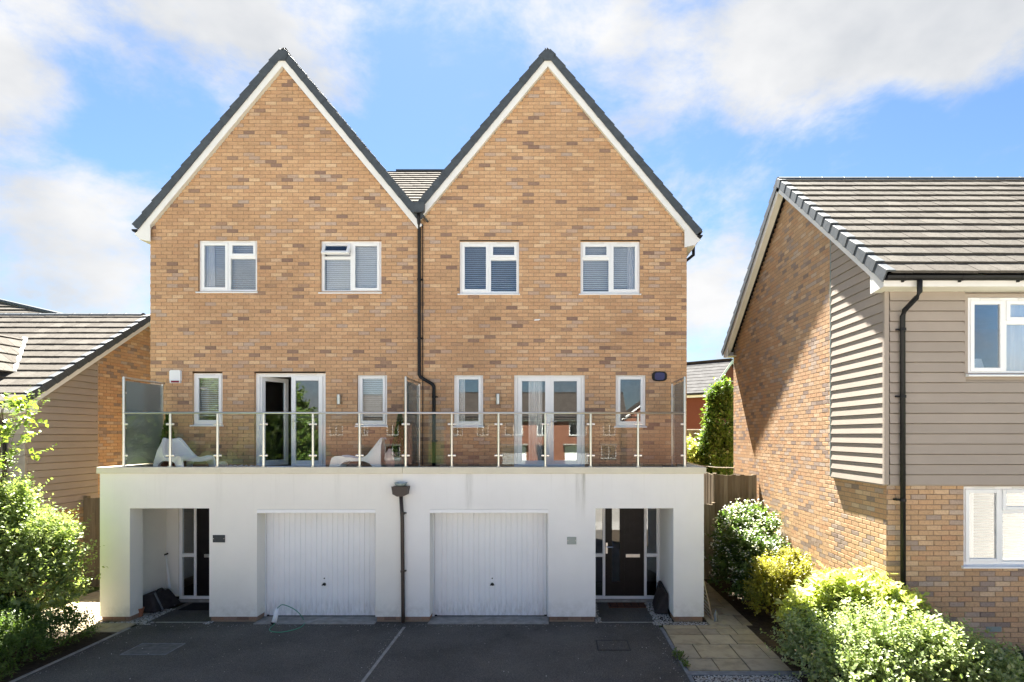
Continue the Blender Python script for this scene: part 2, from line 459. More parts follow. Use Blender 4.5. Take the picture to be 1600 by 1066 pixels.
def mesh(name, mb, mat, smooth=False):
    me = bpy.data.meshes.new(name)
    me.from_pydata(mb.v, [], mb.f)
    if any(mb.t):
        at = me.attributes.new('tone', 'FLOAT', 'FACE'); at.data.foreach_set('value', mb.t)
    me.materials.append(M[mat])
    if smooth: me.polygons.foreach_set('use_smooth', [True]*len(me.polygons))
    me.update()
    return me
def tag(o, label=None, cat=None, group=None, kind=None):
    if label: o['label'] = label
    if cat: o['category'] = cat
    if group: o['group'] = group
    if kind: o['kind'] = kind
    return o
def empty(name, loc, label, cat, group=None, rz=0):
    o = bpy.data.objects.new(name, None); o.location = loc; o.rotation_euler = (0,0,rz)
    o.empty_display_size = .2
    C.objects.link(o); OFF[o.name] = Vector(loc) if rz == 0 else Vector((0,0,0))
    return tag(o, label, cat, group)
def obj(name, mb, mat, parent=None, smooth=False, bevel=0, label=None, cat=None, group=None, kind=None):
    """mesh in world coordinates; made relative to its root's base when parented"""
    off = OFF.get(parent.name, Vector((0,0,0))) if parent else Vector((0,0,0))
    if parent and off.length: mb.v = [(a-off.x, b-off.y, c-off.z) for a,b,c in mb.v]
    o = bpy.data.objects.new(name, mesh(name, mb, mat, smooth)); C.objects.link(o)
    if parent: o.parent = parent
    else:
        # origin at the middle of the footprint
        a = np.array(mb.v); c = Vector((*((a.min(0)+a.max(0))/2)[:2], a[:,2].min()))
        o.data.transform(Matrix.Translation(-c)); o.location = c
    OFF[o.name] = off
    if bevel:
        b = o.modifiers.new('bevel', 'BEVEL'); b.width = bevel; b.segments = 2; b.limit_method = 'ANGLE'
        b.harden_normals = False
    return tag(o, label, cat, group, kind)
def inst(name, me, mat4, parent):
    o = bpy.data.objects.new(name, me); C.objects.link(o)
    off = OFF.get(parent.name, Vector((0,0,0))); o.parent = parent
    o.matrix_local = Matrix.Translation(-off) @ mat4
    return o

# ------------------------------------------------------------------ bricks
BL, BH, BD, JT = .215, .065, .10, .010
def brick_mesh(mat):
    mb = MB(); e = .004
    # unit stretcher, outward -Y, front face chamfered at the arrises; 18 triangles
    o = [(0,0),(BL,0),(BL,BH),(0,BH)]
    i_ = [(e,e),(BL-e,e),(BL-e,BH-e),(e,BH-e)]
    for k in range(4):
        a,b = o[k],o[(k+1)%4]; c,d = i_[(k+1)%4],i_[k]
        mb.quad((a[0],-.006,a[1]),(b[0],-.006,b[1]),(c[0],-.009,c[1]),(d[0],-.009,d[1]))
        mb.quad((a[0],.012,a[1]),(b[0],.012,b[1]),(b[0],-.006,b[1]),(a[0],-.006,a[1]))
    mb.quad(*[(x,-.009,z) for x,z in i_])
    return mesh('brick', mb, mat)
BM = {k: brick_mesh(k) for k in ('brick_buff','brick_mixed','brick_plinth','brick_red')}
def brick_wall(parent, O, U, N, intervals, z0, z1, mat, nmax=300, mortar=True, phase=0, sink=0.0):
    """O origin, U along the wall, N outward normal; intervals(zc)-> list of (u0,u1) for a course centred on zc"""
    O, U, N = Vector(O), Vector(U).normalized(), Vector(N).normalized()
    rot = Matrix(((U.x, -N.x, 0), (U.y, -N.y, 0), (0, 0, 1))).to_4x4()
    items = []
    mm = MB()
    row = 0; z = z0
    while z < z1 - .01:
        zc = z + .0375
        for (u0, u1) in intervals(zc):
            if u1 - u0 < .02: continue
            a = O+U*u0; b = O+U*u1
            mm.quad((a.x,a.y,z),(b.x,b.y,z),(b.x,b.y,z+.075),(a.x,a.y,z+.075))
            st = -((row+phase) % 2) * .1125 - .225*2
            k = math.floor((u0-st)/.225)
            u = st+k*.225
            while u < u1:
                s0, s1 = max(u, u0), min(u+BL, u1)
                if s1-s0 > .03: items.append((s0, s1, z+JT/2))
                u += .225
        z += .075; row += 1
    cam_p = Vector((0,0,ZC))
    def size(it):
        p = O+U*((it[0]+it[1])/2); p.z = it[2]
        v = p-cam_p
        return (it[1]-it[0])*abs(N.dot(v.normalized()))/v.length
    inview = lambda it: (lambda p: p.y > 1 and -60 < CX+p.x*F/p.y < 1660 and -20 < CY+(ZC-it[2])*F/p.y < 1090)(O+U*it[0])
    items.sort(key=lambda it: (not inview(it), -size(it)))
    one, rest = items[:nmax], items[nmax:]
    for s0, s1, zz in one:
        p = O+U*s0+N*(random.uniform(-.0025, .0025)*(1 if not sink else .3)-sink)
        m = Matrix.Translation((p.x,p.y,zz)) @ rot @ Matrix.Diagonal(((s1-s0)/BL,1,1,1))
        inst('brick', BM[mat], m, parent)
    if rest:
        mb = MB()
        for s0, s1, zz in rest:
            t = random.random(); pr = .0085-sink+random.uniform(-.0025,.0025)*(1 if not sink else .3)
            a = O+U*s0; b = O+U*s1; a2 = a+N*pr; b2 = b+N*pr
            a3, b3 = a-N*.005, b-N*.005
            z_, zt = zz, zz+BH
            i = len(mb.v)
            mb.v += [(a3.x,a3.y,z_),(b3.x,b3.y,z_),(b3.x,b3.y,zt),(a3.x,a3.y,zt),(a2.x,a2.y,z_),(b2.x,b2.y,z_),(b2.x,b2.y,zt),(a2.x,a2.y,zt)]
            for f in ((4,5,6,7),(0,1,5,4),(1,2,6,5),(2,3,7,6),(3,0,4,7)):
                mb.f.append(tuple(i+q for q in f)); mb.t.append(t)
        obj('brickwork', mb, mat, parent, kind='stuff')
    if mortar: obj('mortar_wall', mm, 'mortar', parent)
def minus(ivs, holes, zc):
    for h in holes:
        if h[2] <= zc <= h[3]:
            out = []
            for a, b in ivs:
                if h[1] <= a or h[0] >= b: out.append((a, b)); continue
                if h[0] > a: out.append((a, h[0]))
                if h[1] < b: out.append((h[1], b))
            ivs = out
    return ivs

# ------------------------------------------------------------------ roof tiles
def tile_mesh(w, g, mat):
    mb = MB(); L = g+.075; t = .038
    # x across, y up-slope, z out of the roof: the foot is raised on the course below; edges slightly uneven
    a, b = .002, w-.002
    z0, z1 = .046, .004
    mb.hexa([(a,0,z0-t+.004),(b,0,z0-t),(b,L,z1-.003),(a,L,z1-.003),(a,0,z0+.003),(b,0,z0),(b,L,z1+.009),(a,L,z1+.009)])
    return mesh('tile', mb, mat)
def tile_roof(parent, O, U, V, width, length, w, g, mat, nmax=300):
    """O lower-left corner, U along the eave, V up the slope"""
    O, U, V = Vector(O), Vector(U).normalized(), Vector(V).normalized()
    N = U.cross(V)
    rot = Matrix((U, V, N)).transposed().to_4x4()
    me = tile_mesh(w, g, mat)
    rows = int(math.ceil(length/g-.05)); cols = int(math.ceil(width/w))
    it = [(r, c) for r in range(rows) for c in range(-1, cols)]
    rest = MB(); n = 0
    def key(rc):
        p = O+U*((rc[1]+.5)*w)+V*(rc[0]*g); return (p-Vector((0,0,ZC))).length
    it.sort(key=key)
    for r, c in it:
        u0 = c*w+(r % 2)*w/2; u1 = u0+w
        if u1 <= .05 or u0 >= width-.05: continue
        k0, k1 = max(u0, 0), min(u1, width)
        p = O+U*k0+V*(r*g+random.uniform(-.004,.004))+N*random.uniform(0,.004)
        m = Matrix.Translation(p) @ rot @ Matrix.Diagonal(((k1-k0)/w,min(1,(length-r*g)/(g+.075)),1,1)) @ Matrix.Rotation(random.uniform(-.006,.006),4,'Z')
        if n < nmax: inst('tile', me, m, parent); n += 1
        else:
            i = len(rest.v); t = random.random()
            rest.v += [tuple(m @ v.co) for v in me.vertices]
            for f in me.polygons: rest.f.append(tuple(i+q for q in f.vertices)); rest.t.append(t)
    if rest.v: obj('tiling', rest, mat, parent, kind='stuff')
    d = MB(); a = O-N*.02+V*.03; e = U*width; h = V*length
    d.quad(a, a+e, a+e+h, a+h)
    obj('roof_underlay', d, 'dark', parent)

# ------------------------------------------------------------------ windows (front facing -Y)
def pane(parent, x0, x1, z0, z1, y, mat='window_glass'):
    mb = MB(); mb.box(x0, x1, y, y+.006, z0, z1); return obj('pane', mb, mat, parent)
def frame4(mb, x0, x1, z0, z1, w, y0, y1, wb=None):
    wb = wb or w
    mb.box(x0, x0+w, y0, y1, z0, z1); mb.box(x1-w, x1, y0, y1, z0, z1)
    mb.box(x0+w, x1-w, y0, y1, z1-w, z1); mb.box(x0+w, x1-w, y0, y1, z0, z0+wb)
def blind(parent, x0, x1, z0, z1, y, pitch=.042, ang=-48):
    mb = MB(); z = z1-.01; hw = .019
    while z > z0:
        dy, dz = hw*math.cos(R(ang)), hw*math.sin(R(ang))
        j = random.uniform(-.001, .001)
        mb.quad((x0,y-dy,z-dz+j),(x1,y-dy,z-dz+j),(x1,y+dy,z+dz+j),(x0,y+dy,z+dz+j)); z -= pitch
    mb.box(x0, x1, y-.015, y+.015, z1-.01, z1+.015)
    obj('blind', mb, 'blind', parent)
def curtain(parent, x0, x1, z0, z1, y, waves=6, amp=.025):
    mb = MB(); n = waves*6
    for i in range(n):
        a, b = i/n, (i+1)/n
        f = lambda t: (x0+(x1-x0)*t, y+amp*math.sin(t*waves*2*math.pi))
        (xa,ya),(xb,yb) = f(a), f(b)
        mb.quad((xa,ya,z0),(xb,yb,z0),(xb,yb,z1),(xa,ya,z1))
    obj('curtain', mb, 'curtain', parent, smooth=True)
def window(parent, x0, x1, z0, z1, y, split=None, tall='left', vent_open=False, fr=.058, sash=.055, blinds=True, sill=True, curt=None, blind_to=0.0, bang=-48):
    """outer frame in the opening; split -> mullion with a tall sash on one side, vent over fixed light on the other"""
    yf, yb = y, y+.07
    mb = MB(); frame4(mb, x0, x1, z0, z1, fr, yf, yb)
    gap = .012
    if split:
        xm = x0+(x1-x0)*split
        mb.box(xm-.03, xm+.03, yf, yb, z0+fr, z1-fr)
        vx0, vx1 = (xm+.03, x1-fr) if tall == 'left' else (x0+fr, xm-.03)
        tx0, tx1 = (x0+fr, xm-.03) if tall == 'left' else (xm+.03, x1-fr)
        zv = z1-fr-(z1-z0-2*fr)*.30
        mb.box(vx0, vx1, yf, yb, zv-.03, zv+.03)
    w = obj('window', mb, 'upvc', parent, bevel=.006)
    def mk_sash(a, b, c, d, open_=False):
        s = MB(); frame4(s, a-gap, b+gap, c-gap, d+gap, sash, yf-.018, yf+.04)
        g = MB(); g.box(a+sash-gap, b-sash+gap, yf+.004, yf+.01, c+sash-gap, d-sash+gap)
        if open_:
            m = Matrix.Translation((0, yf, d)) @ Matrix.Rotation(R(-31), 4, 'X') @ Matrix.Translation((0, -yf, -d))
            for q in (s, g): q.v = [tuple(m @ Vector(p)) for p in q.v]
        obj('sash', s, 'upvc', w, bevel=.005); obj('pane', g, 'window_glass', w)
    if split:
        mk_sash(tx0, tx1, z0+fr, z1-fr)
        mk_sash(vx0, vx1, zv+.03, z1-fr, vent_open)
        pane(w, vx0, vx1, z0+fr, zv-.03, yf+.03)
    else:
        mk_sash(x0+fr, x1-fr, z0+fr, z1-fr)
    if sill:
        s = MB(); s.extrude([(yf-.085, z0-.032), (yf-.085, z0-.010), (yf-.002, z0+.012), (yf-.002, z0-.032)], x0-.035, x1+.02, axis='x')
        obj('sill', s, 'upvc', w, bevel=.004)
    for q in ((.16,.40),(.62,.86)) if split else ((.3,.7),):
        a, b = x0+(x1-x0)*q[0], x0+(x1-x0)*q[1]; v = MB()
        v.box(a, b, yf-.012, yf-.0005, z1-.036, z1-.018)
        obj('trickle_vent', v, 'barge', w)
    if blinds: blind(w, x0+fr, x1-fr, z0+fr+blind_to*(z1-z0), z1-fr, yb+.05, ang=bang)
    for c in (curt or ()):
        curtain(w, x0+(x1-x0)*c[0], x0+(x1-x0)*c[1], z0+.03, z1-.03, yb+.025, waves=4, amp=.02)
    return w
def reveal(parent, holes, y0, y1, mat):
    for a, b, c, d in holes:
        mb = MB()
        mb.quad((a,y0,c),(a,y1,c),(a,y1,d),(a,y0,d)); mb.quad((b,y0,c),(b,y1,c),(b,y1,d),(b,y0,d))
        mb.quad((a,y0,d),(b,y0,d),(b,y1,d),(a,y1,d)); mb.quad((a,y0,c),(b,y0,c),(b,y1,c),(a,y1,c))
        obj('reveal', mb, mat, parent)

# ------------------------------------------------------------------ ground, drive, paths
def sheet(name, x0, x1, y0, y1, z, mat, kind='structure'):
    mb = MB(); mb.box(x0, x1, y0, y1, z-.3, z)
    return obj(name, mb, mat, kind=kind)
sheet('ground', -250, 250, -250, 250, -.02, 'grass')
sheet('road', -70, 60, -32, 1.0, -.008, 'road')
sheet('pavement', -60, 60, 1.0, 3.0, .0, 'pavement')
sheet('pavement', -70, 60, -34, -32, .0, 'pavement')
YF, YW = 10.51, 11.84
XL, XP, XR = -8.22, -2.69, 2.80
sheet('driveway', -7.42, 1.94, 3.0, 11.9, .004, 'tarmac')
def strip(name, x0, x1, y0, y1, z0, z1, mat):
    mb = MB(); mb.box(x0, x1, y0, y1, z0, z1); return obj(name, mb, mat, bevel=.006, kind='structure')
strip('drive_edging', -2.625, -2.575, 3.0, 10.25, -.05, .010, 'concrete')
strip('drive_edging', 1.94, 2.0, 3.0, 10.20, -.05, .016, 'edging')
strip('drive_edging', -7.48, -7.42, 3.0, 10.20, -.05, .016, 'concrete')
strip('drive_edging', 2.0, 3.9, 8.18, 8.32, -.05, .014, 'edging')
strip('threshold_edging', -7.2, -6.16, 10.49, 10.53, -.05, .009, 'concrete')
strip('threshold_edging', .93, 1.90, 10.49, 10.53, -.05, .009, 'concrete')
sheet('planting_bed', 3.45, 4.95, 3.0, 13.7, .012, 'soil')
sheet('planting_bed', 4.9, 11.0, 3.0, 8.46, .010, 'soil')
sheet('planting_bed', -13.0, -7.48, 3.0, 9.95, .012, 'soil')
sheet('gravel_bed', 2.0, 3.5, 3.0, 8.18, .002, 'soil')
# sandstone slabs
slab_mb = MB(); slab_mb.hexa([(.012,.012,-.03),(.988,.012,-.03),(.988,.988,-.03),(.012,.988,-.03),(.02,.02,.016),(.98,.02,.015),(.98,.98,.013),(.02,.98,.016)])
SLAB = mesh('slab', slab_mb, 'sandstone')
path = empty('paved_path', (2.8, 10, 0), None, None); path['kind'] = 'structure'
def lay(root, x0, x1, y0, y1, rows, seed):
    rd = random.Random(seed); y = y0; i = 0
    while y < y1-.05:
        h = rows[i % len(rows)]; h = min(h, y1-y); x = x0; i += 1
        while x < x1-.05:
            w = rd.choice((.30, .45, .60, .60)); w = min(w, x1-x)
            if x1-x-w < .15: w = x1-x
            m = Matrix.Translation((x, y, .004+rd.uniform(0, .004))) @ Matrix.Diagonal((w, h, 1, 1))
            inst('slab', SLAB, m, root); x += w
        y += h
lay(path, 2.0, 3.5, 8.32, 10.30, (.45, .60, .45, .30), 3)
lay(path, 2.85, 3.62, 10.30, 13.6, (.60, .45, .60), 5)
path2 = empty('paved_path', (-7.9, 10, 0), None, None); path2['kind'] = 'structure'
lay(path2, -9.6, -7.48, 9.95, 10.42, (.47,), 8)
lay(path2, -9.9, -8.26, 10.42, 13.5, (.6, .45), 9)
pj = MB(); pj.box(2.0, 3.62, 8.32, 13.6, -.2, .003); obj('path_base', pj, 'soil', path)
pj = MB(); pj.box(-9.9, -7.48, 9.95, 13.5, -.2, .002); obj('path_base', pj, 'soil', path2)
# edging blocks in front of the slabs
for k in range(13):
    pass
def gravel(name, regions, n, size, label, z=0.0):
    mb = MB(); tot = sum((r[1]-r[0])*(r[3]-r[2]) for r in regions)
    for x0, x1, y0, y1 in regions:
        for _ in range(int(n*(x1-x0)*(y1-y0)/tot)):
            s = random.uniform(.6, 1.3)*size; c = Vector((random.uniform(x0,x1), random.uniform(y0,y1), z+s*.25))
            t = random.random(); q = Matrix.Rotation(random.uniform(0,6.3),3,'Z') @ Matrix.Rotation(random.uniform(-.5,.5),3,'X')
            pts = [c+q@Vector(v)*s for v in ((1,0,.0),(0,.8,.1),(-1,.1,0),(0,-.75,0),(.1,.1,.55),(0,0,-.5))]
            i = len(mb.v); mb.v += [tuple(p) for p in pts]
            for f in ((0,1,4),(1,2,4),(2,3,4),(3,0,4)): mb.f.append(tuple(i+k for k in f)); mb.t.append(t)
    o = obj(name, mb, 'gravel', label=label, cat='gravel', kind='stuff')
    return o
gravel('gravel', [(2.02, 3.5, 6.6, 8.17)], 5200, .018, 'pale mixed gravel beyond the blue-grey edging right of the drive')
gravel('gravel', [(.82, .93, 10.45, 11.75), (1.90, 2.24, 10.45, 11.75), (1.85, 2.84, 10.33, 10.50)], 1500, .017, 'grey pebbles round the right front door ramp', .006)
gravel('gravel', [(-7.88, -7.62, 10.45, 11.80), (-7.62, -7.35, 10.45, 11.3), (-6.28, -6.16, 10.40, 10.56), (-8.25, -7.2, 10.36, 10.50)], 1500, .017, 'grey pebbles beside the left porch ramp', .006)
gravel('grit', [(-7.4, 1.9, 7.2, 10.45)], 170, .010, 'scattered grit and leaf litter on the tarmac drive', .006)
gravel('grit', [(-7.4, -7.25, 7.2, 10.3), (1.8, 1.93, 7.2, 10.3), (-2.72, -2.63, 7.2, 10.2), (-7.2, 1.8, 10.25, 10.42)], 420, .009, 'fine grit gathered along the edges of the tarmac drive', .006)
# concrete garage thresholds
for x0, x1 in ((-5.35, -3.2), (-2.2, -.05)):
    strip('garage_threshold', x0-.02, x1+.02, 10.40, 10.92, -.1, .018, 'concrete')
# inspection covers
def cover(px0, px1, py0, py1, label, mat):
    y0 = F*ZC/(py1-CY); y1 = F*ZC/(py0-CY); ym = (y0+y1)/2
    x0, x1 = PX(px0, ym), PX(px1, ym)
    r = empty('inspection_cover', ((x0+x1)/2, ym, 0), label, 'manhole cover')
    a = MB(); frame4(a, x0, x1, 0, 1, .025, 0, 1)
    a = MB()
    for q in ((x0,x1,y0,y0+.02),(x0,x1,y1-.02,y1),(x0,x0+.02,y0+.02,y1-.02),(x1-.02,x1,y0+.02,y1-.02)): a.box(*q, -.02, .010)
    obj('frame', a, 'rubber' if mat == 'tarmac' else 'edging', r)
    b = MB(); b.box(x0+.02, x1-.02, y0+.02, y1-.02, -.02, .008); obj('lid', b, mat, r)
cover(205, 275, 1006, 1024, 'worn grey inspection cover in the left half of the drive', 'iron')
cover(932, 983, 1001, 1017, 'tarmac-filled inspection cover in the right half of the drive', 'tarmac')

# ------------------------------------------------------------------ the semi-detached pair
TAN = 1.2
SA = math.atan(TAN)
ZAP = 10.94
YV = 11.735            # face of the bargeboards
def band(mb, O, S, N, D, s0, s1, n0, n1, d0, d1, tone=0.0, n0b=None, n1b=None):
    n0b = n0 if n0b is None else n0b; n1b = n1 if n1b is None else n1b
    q = lambda s, n, d: O+S*s+N*n+D*d
    mb.hexa([q(s0,n0,d0),q(s1,n0b,d0),q(s1,n0b,d1),q(s0,n0,d1),q(s0,n1,d0),q(s1,n1b,d0),q(s1,n1b,d1),q(s0,n1,d1)], tone)
def verge(parent, O, S, N, D, s0, s1, g, n_lo, n_hi, flange=.11, name='verge_tile', step=.85):
    k = 0; s = s0
    while s < s1-.03:
        e = min(s+g, s1); mb = MB()
        q = lambda a, n, d: O+S*a+N*n+D*d
        h_ = n_hi+.040*step
        mb.hexa([q(s,n_lo-.006,0),q(e+.03,n_lo+.002,0),q(e+.03,n_lo+.002,.012),q(s,n_lo-.006,.020),q(s,h_,0),q(e+.03,n_hi,0),q(e+.03,n_hi,.012),q(s,h_,.020)])
        band(mb, O, S, N, D, s, e+.03, h_-.028, h_, -flange, -.0005, n0b=n_hi-.018, n1b=n_hi)    # top flange
        o = obj(name, mb, 'verge', parent, bevel=.004)
        s = e; k += 1
def gable_roof(root, xa, X0, X1, left_box, right_box):
    for sgn, xe, boxed in ((-1, X0, left_box), (1, X1, right_box)):
        S = Vector((-sgn*math.cos(SA), 0, math.sin(SA))); N = Vector((sgn*math.sin(SA), 0, math.cos(SA))); D = Vector((0,-1,0))
        A = Vector((xa, YV, ZAP))
        ext = .167 if boxed else -.012
        L = (abs(xe-xa)+ext)/math.cos(SA)
        O = A-S*L
        b = MB(); 
        q = lambda s, n, d: O+S*s+N*n+D*d
        # bargeboard with a vertical joint at the apex
        top = L+.12*TAN
        pts = [(0,0),(L,0),(top,.12),(0 if boxed else 0,.12)]
        i = len(b.v)
        for d in (0, -.022):
            b.v += [tuple(q(s,n,d)) for s,n in pts]
        for f in ((0,1,2,3),(7,6,5,4),(0,4,5,1),(1,5,6,2),(2,6,7,3),(3,7,4,0)): b.f.append(tuple(i+k for k in f)); b.t.append(0)
        obj('bargeboard', b, 'barge', root)
        sf = MB(); sf.quad(q(0,.004,-.022), q(L,.004,-.022), q(L,.004,-.13), q(0,.004,-.13)); obj('verge_soffit', sf, 'soffit', root)
        verge(root, O+D*.012, S, N, D, .13 if boxed else .10, L+.20, .31, .115, .255, step=.45)
        # roof slope behind the verge
        Y0, Y1 = YV+.02, 19.9
        U = Vector((0,1,0)) if sgn == 1 else Vector((0,-1,0))
        base = O+N*.225+S*(.10 if boxed else 0)
        base.y = Y0 if sgn == 1 else Y1
        tile_roof(root, base, U, S, Y1-Y0, L+.21, .30, .31, 'roof_tile', nmax=0)
        if boxed:
            x_out = xe+sgn*ext; zc = ZAP-TAN*(abs(xe-xa)+ext)
            zb = ZAP-TAN*abs(xe-xa)-.27
            e = MB(); e.extrude([(x_out, zc+.06), (x_out, zc-.01), (x_out-sgn*.03, zb+.045), (xe-sgn*.065, zb), (xe-sgn*.065, ZAP-TAN*abs(xe-sgn*.065-xa)+.02)], YV+.001, YV+.02)
            obj('box_end', e, 'barge', root)
            e = MB(); e.box(min(x_out-sgn*.02, xe), max(x_out-sgn*.02, xe), YV+.021, 19.8, zb+.045, zb+.06); obj('soffit', e, 'soffit', root)
            e = MB(); e.box(min(x_out-sgn*.02, x_out), max(x_out-sgn*.02, x_out), YV+.021, 19.8, zb+.045, zc+.10); obj('fascia', e, 'barge', root)
            e = MB(); gx, gz = x_out+sgn*.075, zc+.175
            e.extrude([(gx+.06*math.cos(a), gz+.06*math.sin(a)) for a in np.linspace(math.pi, 2*math.pi, 9)]+[(gx+.05*math.cos(a), gz+.05*math.sin(a)) for a in np.linspace(2*math.pi, math.pi, 9)], YV-.02, 19.9)
            e.extrude([(gx+.058*math.cos(a), gz+.058*math.sin(a)) for a in np.linspace(math.pi, 2*math.pi, 9)], YV-.024, YV-.019)
            obj('gutter', e, 'gutter', root)
            e = MB(); wx = xe+sgn*.045
            e.tube([(gx, 12.25, gz-.03), (gx, 12.25, gz-.24), (wx, 12.25, gz-.40), (wx, 12.25, .1)], .034, 10); obj('side_downpipe', e, 'gutter', root, smooth=True)
    e = MB(); h = [(0,.30),(.113,.236),(.113,.18),(.075,.10),(-.075,.10),(-.113,.18),(-.113,.236)]
    y = YV-.04
    while y < 19.9:
        e = MB(); e.extrude([(xa+a, ZAP+b+.004*(int(y*7) % 2)) for a, b in h], y, y+.44); obj('ridge_tile', e, 'verge', root, bevel=.006); y += .45
def main_house(root, X0, X1, xa, wins, slim, fd, garage, porch, porch_in, rend, boxes):
    holes = [(PX(a,YW), PX(c,YW), PZ(d,YW), PZ(b,YW)) for a,b,c,d in wins]
    sl = [(PX(a,YW), PX(c,YW), PZ(d,YW), PZ(b,YW)) for a,b,c,d in slim]
    f = (PX(fd[0],YW), PX(fd[2],YW), 2.70, PZ(fd[1],YW))
    allh = holes+sl+[f]
    def iv(zc):
        w = (ZAP+.02-zc)/TAN
        return minus([(max(X0, xa-w), min(X1, xa+w))] if w > .02 else [], allh, zc)
    brick_wall(root, (0, YW, 0), (1,0,0), (0,-1,0), iv, 2.70, ZAP, 'brick_buff')
    reveal(root, allh, YW-.006, YW+.16, 'brick_buff')
    # other sides of the shell
    s = MB(); s.quad((X0,YW,0),(X0,19.8,0),(X0,19.8,7.74),(X0,YW,7.74)); s.quad((X1,YW,0),(X1,19.8,0),(X1,19.8,7.74),(X1,YW,7.74))
    s.quad((X0,19.8,0),(X1,19.8,0),(X1,19.8,7.74),(X0,19.8,7.74)); s.poly([(X0,19.8,7.74),(X1,19.8,7.74),(xa,19.8,11.1)])
    obj('side_wall', s, 'brick_buff', root)
    s = MB(); s.box(X0+.05, X1-.05, YW+.17, 19.7, 5.15, 5.35); s.box(X0+.05, X1-.05, YW+.17, 19.7, 2.5, 2.70); s.box(X0+.05, X1-.05, YW+.17, 19.7, 7.55, 7.7)
    s.quad((X0+.05, YW+3.2, 0), (X1-.05, YW+3.2, 0), (X1-.05, YW+3.2, 7.6), (X0+.05, YW+3.2, 7.6))
    obj('interior', s, 'room', root)
    return holes, sl, f
def french(root, f, open_left, curt=None):
    x0, x1, z0, z1 = f; z0 += .03; y = YW+.05; fr = .075
    mb = MB(); frame4(mb, x0, x1, z0, z1, fr, y, y+.07, .05)
    d = obj('french_door', mb, 'upvc', root, bevel=.005)
    xm = (x0+x1)/2
    for k, (a, b) in enumerate(((x0+fr, xm), (xm, x1-fr))):
        s = MB(); frame4(s, a+.004, b-.004, z0+.055, z1-fr+.01, .085, y-.015, y+.045, .11)
        if k == 0: s.box(b-.03, b+.03, y-.028, y-.0155, z0+.06, z1-fr+.005)
        g = MB(); g.box(a+.089, b-.089, y+.01, y+.016, z0+.165, z1-fr-.075)
        if open_left and k == 0:
            s = MB(); frame4(s, a+.004, b-.004, z0+.055, z1-fr+.01, .085, y-.015, y+.045, .11)
            m = Matrix.Translation((a, y+.03, 0)) @ Matrix.Rotation(R(64), 4, 'Z') @ Matrix.Translation((-a, -y-.03, 0))
            for q in (s, g): q.v = [tuple(m @ Vector(p)) for p in q.v]
        obj('door_leaf', s, 'upvc', d, bevel=.005); obj('pane', g, 'window_glass', d)
    h = MB(); hx = xm+.045
    h.box(hx-.014, hx+.014, y-.024, y-.0151, 3.55, 3.77); h.tube([(hx, y-.02, 3.70), (hx, y-.06, 3.70), (hx+.11, y-.06, 3.70)], .010, 8)
    obj('handle', h, 'steel', d)
    s = MB(); s.box(x0-.02, x1+.02, y-.09, y, z0-.05, z0+.004); obj('threshold', s, 'upvc', d, bevel=.004)
    for q in ((.14,.44),(.56,.86)):
        v = MB(); v.box(x0+(x1-x0)*q[0], x0+(x1-x0)*q[1], y-.012, y-.0005, z1-.045, z1-.022)
        obj('trickle_vent', v, 'barge', d)
    for c in (curt or ()): curtain(d, x0+(x1-x0)*c[0], x0+(x1-x0)*c[1], z0+.05, z1-.05, y+.16, waves=c[2], amp=.03)
